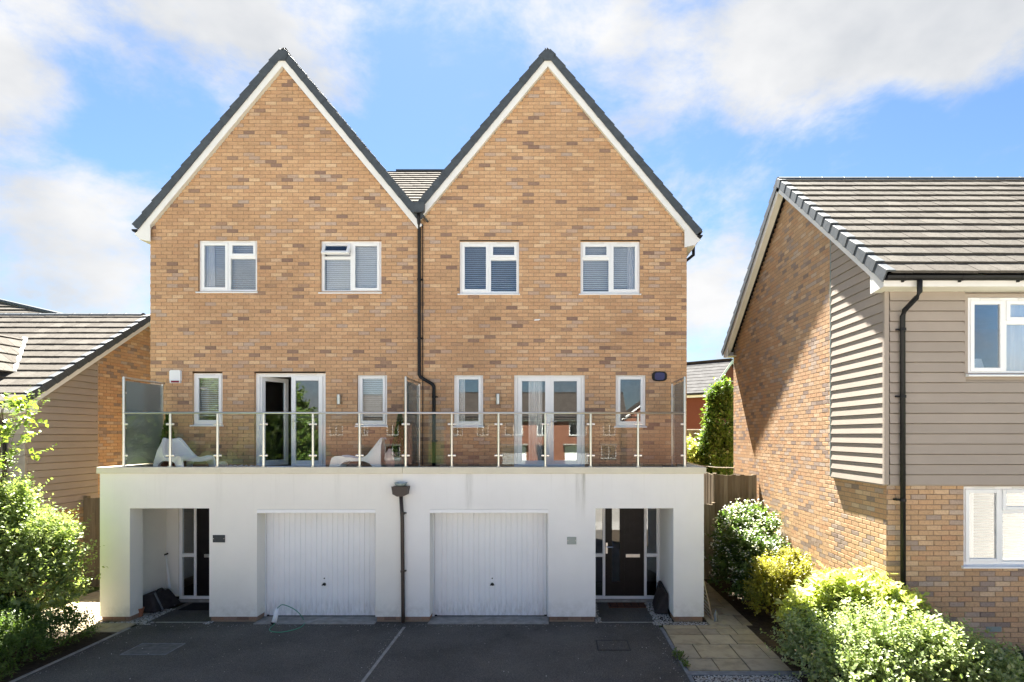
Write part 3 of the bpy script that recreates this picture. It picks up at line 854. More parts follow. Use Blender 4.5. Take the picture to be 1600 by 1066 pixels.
def garage_front(root, X0, X1, gar, por, pin, rend, door_x, mirror):
    # rendered front with garage and porch openings; 0.33 m thick so the reveals are real
    ZT = 2.725; zb = .105
    g = (PX(gar[0],YF), PX(gar[1],YF), zb, 2.065); p = (PX(por[0],YF), PX(por[1],YF), zb, 2.083)
    mb = MB(); mb.slab(X0, X1, zb, ZT, [g, p], YF, YF+.33)
    # porch cheeks, ceiling, back wall, outer side wall
    xi0, xi1 = pin
    if xi0 < p[0]-.02 or True:
        mb.quad((xi0, YF+.33, zb), (xi0, YW, zb), (xi0, YW, 2.35), (xi0, YF+.33, 2.35))
        mb.quad((xi1, YF+.33, zb), (xi1, YW, zb), (xi1, YW, 2.35), (xi1, YF+.33, 2.35))
    mb.quad((xi0, YF+.33, 2.35), (xi1, YF+.33, 2.35), (xi1, YW, 2.35), (xi0, YW, 2.35))
    dx0, dx1 = door_x
    mb.slab(xi0, xi1, zb, 2.35, [(dx0, dx1, zb, 2.13)], YW-.002, YW+.10, back=False)
    w = obj('rendered_wall', mb, rend, root, bevel=0)
    sd = MB(); xo = X0 if mirror else X1
    sd.quad((xo, YF+.33, zb), (xo, YW, zb), (xo, YW, ZT), (xo, YF+.33, ZT)); obj('side_render', sd, rend, root)
    # brick plinth under the render
    def pv(zc): return minus([(X0+.02, X1-.02)], [(g[0]-.02, g[1]+.02, 0, 1), (p[0]-.02, p[1]+.02, 0, 1)], zc)
    pl = MB(); 
    for a, b in pv(.05): pl.box(a, b, YF+.03, YF+.32, -.05, zb)
    obj('plinth', pl, 'mortar', root)
    for a, b in pv(.05):
        brick_wall(root, (0, YF+.03, 0), (1,0,0), (0,-1,0), lambda z, a=a, b=b: [(a,b)], .03, .105, 'brick_plinth', mortar=False, phase=1)
    side = [(p[0]-.02, -1, YF+.02, YF+.32)] if mirror else []
    def jamb(x, n, ya, yb): brick_wall(root, (x, ya, 0), (0,1,0), (n,0,0), lambda z: [(0, yb-ya)], .03, .105, 'brick_plinth', mortar=False)
    jamb(p[0]-.02, 1, YF+.03, YF+.33); jamb(p[1]+.02, -1, YF+.03, YF+.33); jamb(g[0]-.02, 1, YF+.03, YF+.33)
    # balcony floor, coping with welted joints
    d = MB(); d.box(X0, X1, YF+.14, YW-.012, 2.66, 2.755); obj('balcony_floor', d, 'deck', root)
    c = MB(); xa0, xb0 = (X0-.035, X1-.002) if mirror else (X0+.002, X1+.035)
    c.box(xa0, xb0, YF-.04, YF+.16, 2.72, 2.836)
    xs0, xs1 = (X0-.035, X0+.2) if mirror else (X1-.2, X1+.035)
    c.box(xs0, xs1, YF+.161, YW-.014, 2.72, 2.836)
    cp = obj('coping', c, 'coping', root, bevel=.006)
    for px in ((342, 527) if mirror else (733, 909)):
        x = PX(px, YF); j = MB(); j.box(x-.045, x+.045, YF-.046, YF-.0405, 2.728, 2.83)
        for dx in (-.02, .02): j.tube([(x+dx, YF-.047, 2.775), (x+dx, YF-.052, 2.775)], .008, 6)
        obj('joint_clip', j, 'coping', cp)
    # garage door
    l = MB(); l.box(g[0], g[1], YF+.002, YF+.05, 1.995, 2.062); obj('lintel_trim', l, 'upvc', root, bevel=.004)
    yd = YF+.31; a, b = g[0]+.025, g[1]-.025
    prof = []; x = a+.05; n = 20; wd = (b-a-.1)/n
    for k in range(n):
        prof += [(x, yd), (x+wd*.72, yd), (x+wd*.80, yd+.012), (x+wd*.92, yd+.012)]; x += wd
    prof += [(b-.05, yd)]
    gd = MB()
    for (x1_,y1_),(x2_,y2_) in zip(prof[:-1], prof[1:]): gd.quad((x1_,y1_,.05),(x2_,y2_,.05),(x2_,y2_,2.06),(x1_,y1_,2.06))
    gd.box(a+.004, a+.05, yd-.006, yd+.03, .05, 2.06); gd.box(b-.05, b-.004, yd-.006, yd+.03, .05, 2.06); gd.box(a+.05, b-.05, yd-.004, yd+.03, .035, .075)
    gdo = obj('garage_door', gd, 'garage_white', root)
    fr = MB(); fr.box(g[0]-.02, a-.002, yd-.012, yd+.06, .02, 2.06); fr.box(b+.002, g[1]+.02, yd-.012, yd+.06, .02, 2.06); obj('garage_frame', fr, 'upvc', root)
    sl_ = MB(); sl_.box(a, b, yd, yd+.03, .018, .034); obj('rubber_seal', sl_, 'rubber', gdo)
    h = MB(); hx = (a+b)/2+.03; hz = .63
    h.lathe([(.0,0),(.03,0),(.03,.004),(0,.004)], 0, 0, 12)
    h.v = [(hx+vx, yd-.004-vz, hz-.01+vy) for vx,vy,vz in h.v]
    h.tube([(hx-.035, yd-.03, hz-.025), (hx, yd-.03, hz+.01), (hx+.035, yd-.03, hz-.025)], .012, 6); h.tube([(hx, yd, hz), (hx, yd-.03, hz)], .012, 8); h.tube([(hx, yd, hz+.10), (hx, yd-.012, hz+.10)], .012, 8)
    obj('handle', h, 'rubber', gdo)
    return g, p
def doorset(root, x0, x1, da, db, hand, strip_side):
    """white frame with two glazed side lights and a dark door between"""
    y = YW+.02; z0, z1 = .045, 2.13
    mb = MB(); frame4(mb, x0, x1, z0, z1, .06, y, y+.07)
    for a in (da, db): mb.box(a-.055 if a == da else a, a if a == da else a+.055, y, y+.07, z0+.06, z1-.06)
    for a, b in ((x0+.06, da-.055), (db+.055, x1-.06)): mb.box(a, b, y, y+.07, .91, .98)
    fr = obj('door_frame', mb, 'upvc', root, bevel=.005)
    for a, b in ((x0+.06, da-.055), (db+.055, x1-.06)):
        pane(fr, a, b, z0+.06, .91, y+.03); pane(fr, a, b, .98, z1-.06, y+.03)
    d = MB(); ga, gb = (da+.14, da+.30) if strip_side == 'left' else (db-.30, db-.14)
    d.slab(da, db, z0+.06, z1-.06, [(ga, gb, .40, 1.97)], y+.015, y+.06)
    for k in range(1, 8):
        gx = da+(db-da)*k/8
        if ga-.01 < gx < gb+.01: continue
        d.box(gx-.0015, gx+.0015, y+.0135, y+.0149, z0+.08, z1-.08)
    do = obj('front_door', d, 'door_black', root)
    pane(do, ga, gb, .40, 1.97, y+.035)
    l = MB(); lx = (gb+db)/2+.02 if strip_side == 'left' else (da+ga)/2
    if hand == 'hidden': lx = da+.30
    l.box(lx-.145, lx+.145, y+.006, y+.0148, .90, .968); obj('letterbox', l, 'steel', do, bevel=.003)
    h = MB(); hx = da+.03
    h.box(hx-.02, hx+.02, y+.004, y+.0148, .98, 1.20); h.tube([(hx, y+.01, 1.12), (hx, y-.045, 1.12), (hx+.13, y-.045, 1.12)], .011, 8)
    if hand != 'hidden': obj('handle', h, 'steel', do)
    s = MB(); s.box(x0-.02, x1+.02, y-.10, y+.07, .0, .044); obj('door_sill', s, 'concrete', root, bevel=.005)
    bk = MB(); bk.box(x0-.3, x1+.3, y+1.6, y+1.65, 0, 2.4); obj('hall', bk, 'room', root)

hA = empty('semi_detached_house', (-5.45, 11.9, 0), 'left house of the brick pair, gabled, one French door standing open, cream rendered garage', 'house', 'pair of semi-detached houses')
hB = empty('semi_detached_house', (.05, 11.9, 0), 'right house of the brick pair, gabled, both French doors shut, white rendered garage', 'house', 'pair of semi-detached houses')
XA, XB = PX(444.5, YW), PX(856, YW)
hol, sl, f = main_house(hA, XL, XP, XA, [(310,375,402,456),(501,376,596,457)], [(301,583,348,664),(558,584,605,665)], (398,583,509,729), None, None, None, None, None)
W = YW+.045
window(hA, *hol[0], W, .5, 'left', curt=[(.06,.22)], bang=-28)
window(hA, *hol[1], W, .5, 'right', vent_open=True, bang=-52)
for h in sl: window(hA, *h, W, blind_to=.12)
french(hA, f, True)
hol, sl, f = main_house(hB, XP, XR, XB, [(718,377,811,459),(907,377,1000,459)], [(709,585,755,666),(962,585,1009,666)], (803,584,914,729), None, None, None, None, None)
window(hB, *hol[0], W, .5, 'left', bang=-12)
window(hB, *hol[1], W, .5, 'right', curt=[(.80,.95)], bang=-36, blind_to=.03)
window(hB, *sl[0], W, blinds=False, curt=[(.1,.35)])
window(hB, *sl[1], W, blinds=False)
french(hB, f, False, curt=[(.20,.40,3)])
gable_roof(hA, XA, XL, XP, True, False)
gable_roof(hB, XB, XP, XR, False, True)
gA, pA = garage_front(hA, XL, XP, (401.5,586.5), (203,327), (-7.895, -6.12), 'render_cream', (-7.645, -6.14), True)
gB, pB = garage_front(hB, XP, XR, (671.5,856.5), (930.5,1052.3), (.80, 2.252), 'render_white', (.82, 2.25), False)
doorset(hA, -7.645, -6.14, -7.29, -6.49, 'hidden', 'right')
doorset(hB, .82, 2.25, 1.13, 1.93, 'left', 'left')
for r_, xx in ((hA, XP-.001), (hB, XP+.001)):
    pass
# linking roof between the two gables
SC = math.atan(2.6/4.0)
lk = Vector((XA, 12.0, 8.12))
link_len = math.hypot(4.0, 2.6)
lr = MB()
tile_roof(hB, lk, (1,0,0), (0, math.cos(SC), math.sin(SC)), XB-XA, link_len, .30, .31, 'roof_tile', nmax=0)
e = MB()
e.box(XA+1.2, XB-1.2, 15.9, 16.1, 10.66, 10.76); obj('ridge_capping', e, 'verge', hB)
# valley hopper and rainwater pipes
v = MB(); x = PX(652, 11.6)
v.extrude([(x-.13, 8.11), (x+.13, 8.11), (x+.125, 7.96), (x+.09, 7.925), (x-.09, 7.925), (x-.125, 7.96)], 11.60, 11.79); obj('valley_hopper', v, 'verge', hB, bevel=.008)
v = MB(); v.box(x-.16, x-.03, 11.62, 11.80, 8.10, 8.25); v.box(x+.03, x+.16, 11.62, 11.80, 8.10, 8.25)
v = MB(); y = 11.765
xa_, xb_ = PX(655, y), PX(678, y)
v.tube([(x, 11.70, 7.93), (x, 11.70, 7.84), (xa_, y, 7.70), (xa_, y, 4.66), (xa_+.03, y, 4.60), (xb_-.03, y, 4.46), (xb_, y, 4.40), (xb_, y, 2.76)], .036, 12)
dp = obj('downpipe', v, 'gutter', hB, smooth=True)
for z in (6.6, 5.4, 4.2, 3.3):
    xx = xa_ if z > 4.6 else xb_
    k = MB(); k.tube([(xx, y, z-.02), (xx, y, z+.02)], .042, 12); k.box(xx-.02, xx+.07, y+.0, YW-.01, z-.012, z+.012); obj('pipe_clip', k, 'gutter', dp)
v = MB(); xx = PX(657.5, YW); v.tube([(xx+.045, YW-.022, 7.75), (xx+.045, YW-.022, 2.8)], .009, 6); obj('cable', v, 'gutter', hB)
# garage rainwater hopper and pipe (brown)
v = MB(); x = PX(626.5, YF-.07)
v.extrude([(x-.145, 2.49), (x+.145, 2.49), (x+.125, 2.36), (x+.05, 2.32), (x-.05, 2.32), (x-.125, 2.36)], YF-.16, YF-.004); hp = obj('rainwater_hopper', v, 'gutter_brown', hA, bevel=.006)
v = MB(); v.lathe([(.0,2.50),(.07,2.495),(.10,2.52),(.12,2.56),(.105,2.555),(.08,2.53),(0,2.52)], x, YF-.08, 14); obj('leaf_guard', v, 'sign_grey', hp, smooth=True)
v = MB(); v.tube([(x, YF-.08, 2.35), (x+.02, YF-.055, 1.9), (x+.035, YF-.055, .22), (x+.045, YF-.085, .03)], .034, 12); dp = obj('downpipe', v, 'gutter_brown', hA, smooth=True)
for z in (2.0, .95):
    k = MB(); k.tube([(x+.028, YF-.055, z-.02), (x+.028, YF-.055, z+.02)], .041, 12); k.box(x, x+.085, YF-.04, YF-.001, z-.012, z+.012); obj('pipe_clip', k, 'gutter_brown', dp)

# ------------------------------------------------------------------ balcony balustrade
YR = YF+.09
bal = empty('glass_balustrade', (-2.7, YR, 2.836), 'steel and glass balustrade with handrail running along both balconies', 'balustrade')
posts = [193.5, 266, 340, 412, 489, 562, 634, 706, 779, 852, 923, 997, 1070]
pxs = [PX(p, YR) for p in posts]
ZR = PZ(645.5, YR)
for k, x in enumerate(pxs):
    tall = k in (0, 6, 12)
    mb = MB(); mb.tube([(x, YR, 2.838), (x, YR, PZ(589, YR) if tall else ZR-.01)], .021 if not tall else .023, 12)
    mb.tube([(x, YR, 2.837), (x, YR, 2.852)], .045, 14)
    po = obj('post', mb, 'steel', bal, smooth=False)
    for z in (PZ(663, YR), PZ(712, YR)):
        for sx in (-1, 1):
            if (k == 0 and sx < 0) or (k == 12 and sx > 0): continue
            c = MB(); c.box(min(x+sx*.018, x+sx*.075), max(x+sx*.018, x+sx*.075), YR-.014, YR+.014, z-.021, z+.021)
            obj('glass_clip', c, 'steel', po, bevel=.010)
mb = MB(); mb.tube([(pxs[0], YR, ZR), (pxs[-1], YR, ZR)], .021, 12); obj('handrail', mb, 'steel', bal, smooth=True)
for a, b in zip(pxs[:-1], pxs[1:]):
    mb = MB(); mb.box(a+.032, b-.032, YR-.005, YR+.005, 2.885, ZR-.035); obj('glass_panel', mb, 'rail_glass', bal)
for k, (px, dx) in enumerate(((193.5, -.06), (634, .0), (1070, 0.0))):
    x = PX(px, YR); zt = PZ(590, YR); yb = 11.70; xb = x+dx*.5
    s = MB(); s.tube([(x, YR, zt), (xb, yb+.05, zt-.01)], .021, 12); sc = obj('privacy_screen', s, 'steel', bal)
    s = MB(); s.tube([(xb, yb, 2.76), (xb, yb, zt)], .019, 12); s.tube([(xb, yb, 2.757), (xb, yb, 2.77)], .04, 12); obj('rear_post', s, 'steel', sc)
    s = MB(); s.box(x-.005, x+.005, YR+.045, yb-.04, 2.87, zt-.06); obj('screen_glass', s, 'screen_glass', sc)
    s = MB()
    for yy in (YR+.03, yb-.03):
        for z in (4.2, 3.55, 2.98): s.box(x-.014, x+.014, yy-.03, yy+.03, z-.02, z+.02)
    obj('screen_clip', s, 'steel', sc, bevel=.006)
# ------------------------------------------------------------------ boarded and tiled neighbours
EXPO_B = .149
bm_ = MB()
bm_.extrude([(-.024,0),(-.0125,.137),(.004,.140),(.003,.168),(.008,.168),(.004,.139),(-.004,.0)], 0, 1, axis='x')
BOARD = mesh('board', bm_, 'siding')
def boards(parent, O, U, N, ivs, z0, z1, k=1.0):
    O, U, N = Vector(O), Vector(U), Vector(N)
    rot = Matrix(((U.x, -N.x, 0), (U.y, -N.y, 0), (0, 0, 1))).to_4x4(); z = z0
    while z < z1:
        for a, b in ivs(z+.075):
            if b-a < .05: continue
            p = O+U*a; inst('board', BOARD, Matrix.Translation((p.x, p.y, z)) @ rot @ Matrix.Diagonal((b-a, k, 1, 1)), parent)
        z += EXPO_B
hR = empty('boarded_house', (7.8, 12, 0), 'right neighbour with taupe boarding above buff brick and a long tiled roof', 'house')
RX, RY0, RY1 = 4.93, 8.45, 15.5
YRD, ZRD = 11.86, 8.67        # ridge
YE, ZE = 8.02, 5.665          # tile edge at the eave
RS = math.atan((ZRD-ZE)/(YRD-YE))
zver = lambda y: ZE+(math.tan(RS))*((y if y < YRD else 2*YRD-y)-YE)-.10
SB = 2.70; YS = 10.02
rz = [(PX(1508, RY0), PX(1508, RY0)+1.2, PZ(586, RY0), PZ(466, RY0)), (PX(1505, RY0), PX(1505, RY0)+1.2, PZ(884, RY0), PZ(760, RY0)+.0)]
def iv_front(zc): return minus([(RX, 10.2)], [rz[1]], zc)
brick_wall(hR, (0, RY0, 0), (1,0,0), (0,-1,0), iv_front, 0, 2.70, 'brick_mixed', nmax=300)
def iv_side(zc):
    y0 = RY0 if zc < SB else YS
    if zc > 5.2:
        k = (zc+.12-ZE)/math.tan(RS)+YE
        y0 = max(y0, k); y1 = min(RY1, 2*YRD-k)
    else: y1 = RY1
    return [(RY1-y1, RY1-y0)] if y1 > y0 else []
brick_wall(hR, (RX, RY1, 0), (0,-1,0), (-1,0,0), iv_side, 0, 8.6, 'brick_mixed', nmax=300, sink=.0065)
# backing behind the boards
b = MB(); b.slab(RX, 10.2, SB-.01, 5.75, [rz[0]], RY0+.004, RY0+.12)
b.quad((RX+.004, RY0, SB), (RX+.004, YS, SB), (RX+.004, YS, 7.2), (RX+.004, RY0, 5.85)); obj('sheathing', b, 'siding', hR)
b = MB(); b.quad((RX+.01, RY1, 0), (10.2, RY1, 0), (10.2, RY1, 5.6), (RX+.01, RY1, 5.6)); b.quad((10.2, RY0, 0), (10.2, RY1, 0), (10.2, RY1, 5.6), (10.2, RY0, 5.6))
b.poly([(10.2, RY0, 5.6), (10.2, RY1, 5.6), (10.2, YRD, 8.6)]); obj('rear_wall', b, 'brick_mixed', hR)
b = MB(); b.box(RX+.3, 10.1, RY0+2.8, RY0+2.9, 0, 5.6); b.box(RX+.1, 10.1, RY0+.2, RY1-.1, 2.5, 2.65); b.box(RX+.1, 10.1, RY0+.2, RY1-.1, 5.5, 5.58); obj('interior', b, 'room', hR)
reveal(hR, rz, RY0-.006, RY0+.14, 'brick_mixed')
def iv_bf(z): return minus([(RX+.015, 10.2)], [(rz[0][0]-.04, rz[0][1]+.04, rz[0][2]-.05, rz[0][3]+.03)], z)
boards(hR, (0, RY0-.030, 0), (1,0,0), (0,-1,0), iv_bf, SB, 5.45, 1.7)
def iv_bs(z):
    y0 = RY0
    if z > 5.4: y0 = max(RY0, (z-ZE+.12)/math.tan(RS)+YE)
    return [(YS-YS, YS-y0)] if y0 < YS else []
boards(hR, (RX-.035, YS, 0), (0,-1,0), (-1,0,0), iv_bs, SB, 6.95)
t = MB(); t.box(RX-.066, RX+.0, RY0-.066, RY0-.01, SB-.004, 5.56); obj('corner_trim', t, 'siding', hR, bevel=.004)
t = MB(); t.box(RX-.060, RX-.002, YS, YS+.022, SB-.004, 7.0); obj('edge_trim', t, 'sign_grey', hR)
t = MB(); t.box(RX-.05, RX+.0, RY0+.01, YS, SB-.022, SB-.002); t.box(RX+.0, 10.2, RY0-.048, RY0, SB-.022, SB-.002); obj('base_trim', t, 'siding', hR)
t = MB(); frame4(t, rz[0][0]-.05, rz[0][1]+.05, rz[0][2]-.03, rz[0][3]+.05, .05, RY0-.060, RY0+.02); obj('window_trim', t, 'siding', hR, bevel=.003)
w = window(hR, *rz[0], RY0-.035, .46, 'left', blinds=False, curt=[(.50,.98)])
t = MB(); t.hexa([(rz[0][0]+.12, RY0+.16, rz[0][2]+.07), (rz[0][0]+.42, RY0+.16, rz[0][2]+.07), (rz[0][0]+.42, RY0+.17, rz[0][2]+.07), (rz[0][0]+.12, RY0+.17, rz[0][2]+.07), (rz[0][0]+.15, RY0+.24, rz[0][2]+.27), (rz[0][0]+.42, RY0+.24, rz[0][2]+.27), (rz[0][0]+.42, RY0+.25, rz[0][2]+.27), (rz[0][0]+.15, RY0+.25, rz[0][2]+.27)])
obj('picture_frame', t, 'blind', w, label='white picture frame seen through the glass')
window(hR, *rz[1], RY0+.03, .48, 'left', curt=[(.0,.2)], bang=8)
# roof
S = Vector((0, math.cos(RS), math.sin(RS))); N = Vector((0, -math.sin(RS), math.cos(RS))); D = Vector((-1,0,0))
VX = 4.69
L = (YRD-YE)/math.cos(RS)
tile_roof(hR, (VX+.06, YE, ZE), (1,0,0), S, 10.5-VX, L, .30, .335, 'roof_tile', nmax=300)
S2 = Vector((0, -math.cos(RS), math.sin(RS))); N2 = Vector((0, math.sin(RS), math.cos(RS)))
tile_roof(hR, (10.5, 2*YRD-YE, ZE), (-1,0,0), S2, 10.5-VX-.06, L, .30, .335, 'roof_tile', nmax=0)
OB = Vector((VX, YE, ZE)); OB2 = Vector((VX, 2*YRD-YE, ZE))
for O_, S_, N_ in ((OB, S, N), (OB2, S2, N2)):
    verge(hR, O_+D*.012, S_, N_, D, -.01, L-.02, .335, -.11, .028)
    b = MB(); band(b, O_, S_, N_, D, .02, L+.0, -.20, -.085, -.022, 0); obj('bargeboard', b, 'barge', hR)
    b = MB(); band(b, O_, S_, N_, D, .02, L, -.19, -.18, -.14, -.023); obj('verge_soffit', b, 'soffit', hR)
for yy, sg in ((YE, 1), (2*YRD-YE, -1)):
    b = MB(); y0, y1 = yy+sg*.09, yy+sg*.43
    zq = lambda y: ZE+math.tan(RS)*abs(y-yy)-.2
    b.extrude([(y0, 5.515), (y0, zq(y0)+.1), (y1, zq(y1)+.02), (y1, 5.49)], VX+.001, VX+.02, axis='x'); obj('box_end', b, 'barge', hR)
    b = MB(); b.box(VX+.02, 10.2, min(y0, yy+sg*.11), max(y0, yy+sg*.11), 5.515, 5.66); obj('fascia', b, 'barge', hR)
    b = MB(); b.box(VX+.02, 10.2, min(yy+sg*.11, yy+sg*.46), max(yy+sg*.11, yy+sg*.46), 5.512, 5.525); obj('soffit', b, 'soffit', hR)
b = MB(); gy, gz = YE+.028, 5.64
b.extrude([(gy+.058*math.cos(a), gz+.058*math.sin(a)) for a in np.linspace(math.pi, 2*math.pi, 11)]+[(gy+.05*math.cos(a), gz+.05*math.sin(a)) for a in np.linspace(2*math.pi, math.pi, 11)], VX+.0, 10.4, axis='x')
b.extrude([(gy+.056*math.cos(a), gz+.056*math.sin(a)) for a in np.linspace(math.pi, 2*math.pi, 11)], VX-.004, VX+.001, axis='x')
gu = obj('gutter', b, 'gutter', hR)
for gx in (4.95, 5.75, 6.57, 7.4, 8.2):
    b = MB(); b.extrude([(gy+.062*math.cos(a), gz+.062*math.sin(a)) for a in np.linspace(math.pi, 2*math.pi, 11)], gx-.02, gx+.02, axis='x'); b.box(gx-.015, gx+.015, gy+.03, YE+.088, gz-.07, gz); obj('bracket', b, 'gutter', gu)
b = MB()
b.tube([(5.16, gy, 5.60), (5.16, gy, 5.42), (5.14, gy+.04, 5.35), (5.105, RY0-.15, 5.22), (5.10, RY0-.11, 5.14), (5.11, RY0-.11, .05)], .036, 12); dp = obj('downpipe', b, 'gutter', hR, smooth=True)
for z in (4.95, 3.98, 2.48, .78):
    k = MB(); k.tube([(5.105, RY0-.11, z-.02), (5.105, RY0-.11, z+.02)], .043, 12); k.box(5.02, 5.10, RY0-.10, RY0-.01, z-.012, z+.012); obj('pipe_clip', k, 'gutter', dp)
x = VX-.02
while x < 10.4:
    b = MB(); b.extrude([(YRD+a, ZRD+c) for a, c in ((-.12,-.045),(-.10,.01),(-.05,.045),(0,.055),(.05,.045),(.10,.01),(.12,-.045))], x, x+.445, axis='x'); obj('ridge_tile', b, 'verge', hR, bevel=.006); x += .45
b = MB(); b.box(PX(1540,RY0), PX(1564,RY0), RY0-.012, RY0, PZ(987,RY0), PZ(979,RY0)); obj('air_brick', b, 'sign_grey', hR)

# left neighbour, seen end-on behind the shrubs
hL = empty('boarded_house', (-13, 14, 0), 'left neighbour with low tiled roof, brown boarding and dark buff brick gable', 'house')
LX, LY0, LYR = -10.6, 11.62, 15.1
LZE, LZR, LYE = 4.05, 6.56, 11.30
LS = math.atan((LZR-LZE)/(LYR-LYE)); LT = math.tan(LS)
LSY = 13.43; LSB = 1.80; LYB = 2*LYR-LY0
def iv_l(zc):
    y0 = LY0 if zc < LSB else LSY; y1 = LYB
    if zc > 3.7:
        k = (zc+.12-LZE)/LT+LYE; y0 = max(y0, k); y1 = min(LYB, 2*LYR-k)
    return [(y0-LY0, y1-LY0)] if y1 > y0 else []
brick_wall(hL, (LX, LY0, 0), (0,1,0), (1,0,0), iv_l, 0, 6.5, 'brick_mixed', nmax=300)
def iv_lb(z):
    y0 = LY0
    if z > 3.8: y0 = max(LY0, (z-LZE+.10)/LT+LYE)
    return [(y0-LY0, LSY-LY0)] if y0 < LSY else []
boards(hL, (LX+.015, LY0, 0), (0,1,0), (1,0,0), iv_lb, LSB, 5.35, 1.7)
boards(hL, (-18, LY0-.012, 0), (1,0,0), (0,-1,0), lambda z: [(0, 7.4)], LSB, 3.85)
b = MB(); b.quad((LX-.004, LY0, 1.7), (LX-.004, LSY, 1.7), (LX-.004, LSY, 5.3), (LX-.004, LY0, 3.9)); b.quad((-18, LY0, 0), (LX, LY0, 0), (LX, LY0, 4), (-18, LY0, 4)); obj('sheathing', b, 'brick_mixed', hL)
b = MB(); b.box(LX-.018, LX+.036, LY0-.036, LY0+.012, LSB, 3.9); b.box(LX, LX+.036, LSY, LSY+.022, LSB, 5.3); obj('corner_trim', b, 'siding', hL)
LV = -10.46
LL = (LYR-LYE)/math.cos(LS)
S = Vector((0, math.cos(LS), math.sin(LS))); N = Vector((0, -math.sin(LS), math.cos(LS))); D = Vector((1,0,0))
tile_roof(hL, (-17.46, LYE, LZE), (1,0,0), S, 7.0-.06, LL, .30, .335, 'roof_tile', nmax=300)
S2 = Vector((0, -math.cos(LS), math.sin(LS))); N2 = Vector((0, math.sin(LS), math.cos(LS)))
tile_roof(hL, (LV-.06, 2*LYR-LYE, LZE), (-1,0,0), S2, 7.0, LL, .30, .335, 'roof_tile', nmax=0)
for O_, S_, N_ in ((Vector((LV, LYE, LZE)), S, N), (Vector((LV, 2*LYR-LYE, LZE)), S2, N2)):
    verge(hL, O_+D*.012, S_, N_, D, -.01, LL-.02, .335, -.10, .028)
    b = MB(); band(b, O_, S_, N_, D, .02, LL, -.20, -.08, -.022, 0); obj('bargeboard', b, 'barge', hL)
    b = MB(); band(b, O_, S_, N_, D, .02, LL, -.19, -.18, -.15, -.023); obj('verge_soffit', b, 'soffit', hL)
x = -17.4
while x < LV-.3:
    b = MB(); b.extrude([(LYR+a, LZR+c) for a, c in ((-.12,-.045),(-.10,.01),(-.05,.045),(0,.055),(.05,.045),(.10,.01),(.12,-.045))], x, x+.445, axis='x'); obj('ridge_tile', b, 'verge', hL, bevel=.006); x += .45
b = MB(); y0, y1 = LYE+.09, LYE+.45
b.extrude([(y0, 3.87), (y0, 4.02), (y1, 4.14), (y1, 3.85)], LV-.02, LV-.001, axis='x'); obj('box_end', b, 'barge', hL)
b = MB(); b.box(-17.4, LV-.02, LYE+.09, LYE+.11, 3.87, 4.03); obj('fascia', b, 'barge', hL)
b = MB(); b.box(-17.4, LV-.02, LYE+.11, LYE+.33, 3.86, 3.875); obj('soffit', b, 'soffit', hL)
b = MB(); gy, gz = LYE+.02, 4.03
b.extrude([(gy+.058*math.cos(a), gz+.058*math.sin(a)) for a in np.linspace(math.pi, 2*math.pi, 11)]+[(gy+.05*math.cos(a), gz+.05*math.sin(a)) for a in np.linspace(2*math.pi, math.pi, 11)], -17.4, LV, axis='x'); obj('gutter', b, 'gutter', hL)
b = MB(); b.tube([(-11.0, gy, 3.98), (-11.0, gy, 3.8), (-10.95, LY0-.07, 3.62), (-10.95, LY0-.07, .05)], .036, 12); obj('downpipe', b, 'gutter', hL, smooth=True)
# front-facing dormer slope with pale valley
va, vb = Vector((-12.57, 13.8, 5.71)), Vector((-11.5, 12.35, 4.745))
SD = Vector((va.x-vb.x, 0, va.z-vb.z)); dl = SD.length
tile_roof(hL, (vb.x, 11.2, vb.z), (0,1,0), SD, 2.6, dl, .30, .335, 'roof_tile', nmax=40)
b = MB(); n_ = Vector((0,-.25,.9)).normalized()*.05; d_ = (va-vb).normalized(); sd_ = Vector((1,0.5,0)).normalized()*.05
b.hexa([vb-sd_+n_*.6, vb+sd_+n_*.6, va+sd_+n_*.6, va-sd_+n_*.6, vb-sd_+n_*1.1, vb+sd_+n_*1.1, va+sd_+n_*1.1, va-sd_+n_*1.1]); obj('valley_lead', b, 'barge', hL)
b = MB(); b.poly([(-14.2, 11.25, 4.0), (-11.55, 11.25, 4.0), (-11.55, 11.25, 4.7), (-12.57, 11.25, 5.68), (-14.2, 11.25, 4.2)]); obj('dormer_face', b, 'siding', hL)

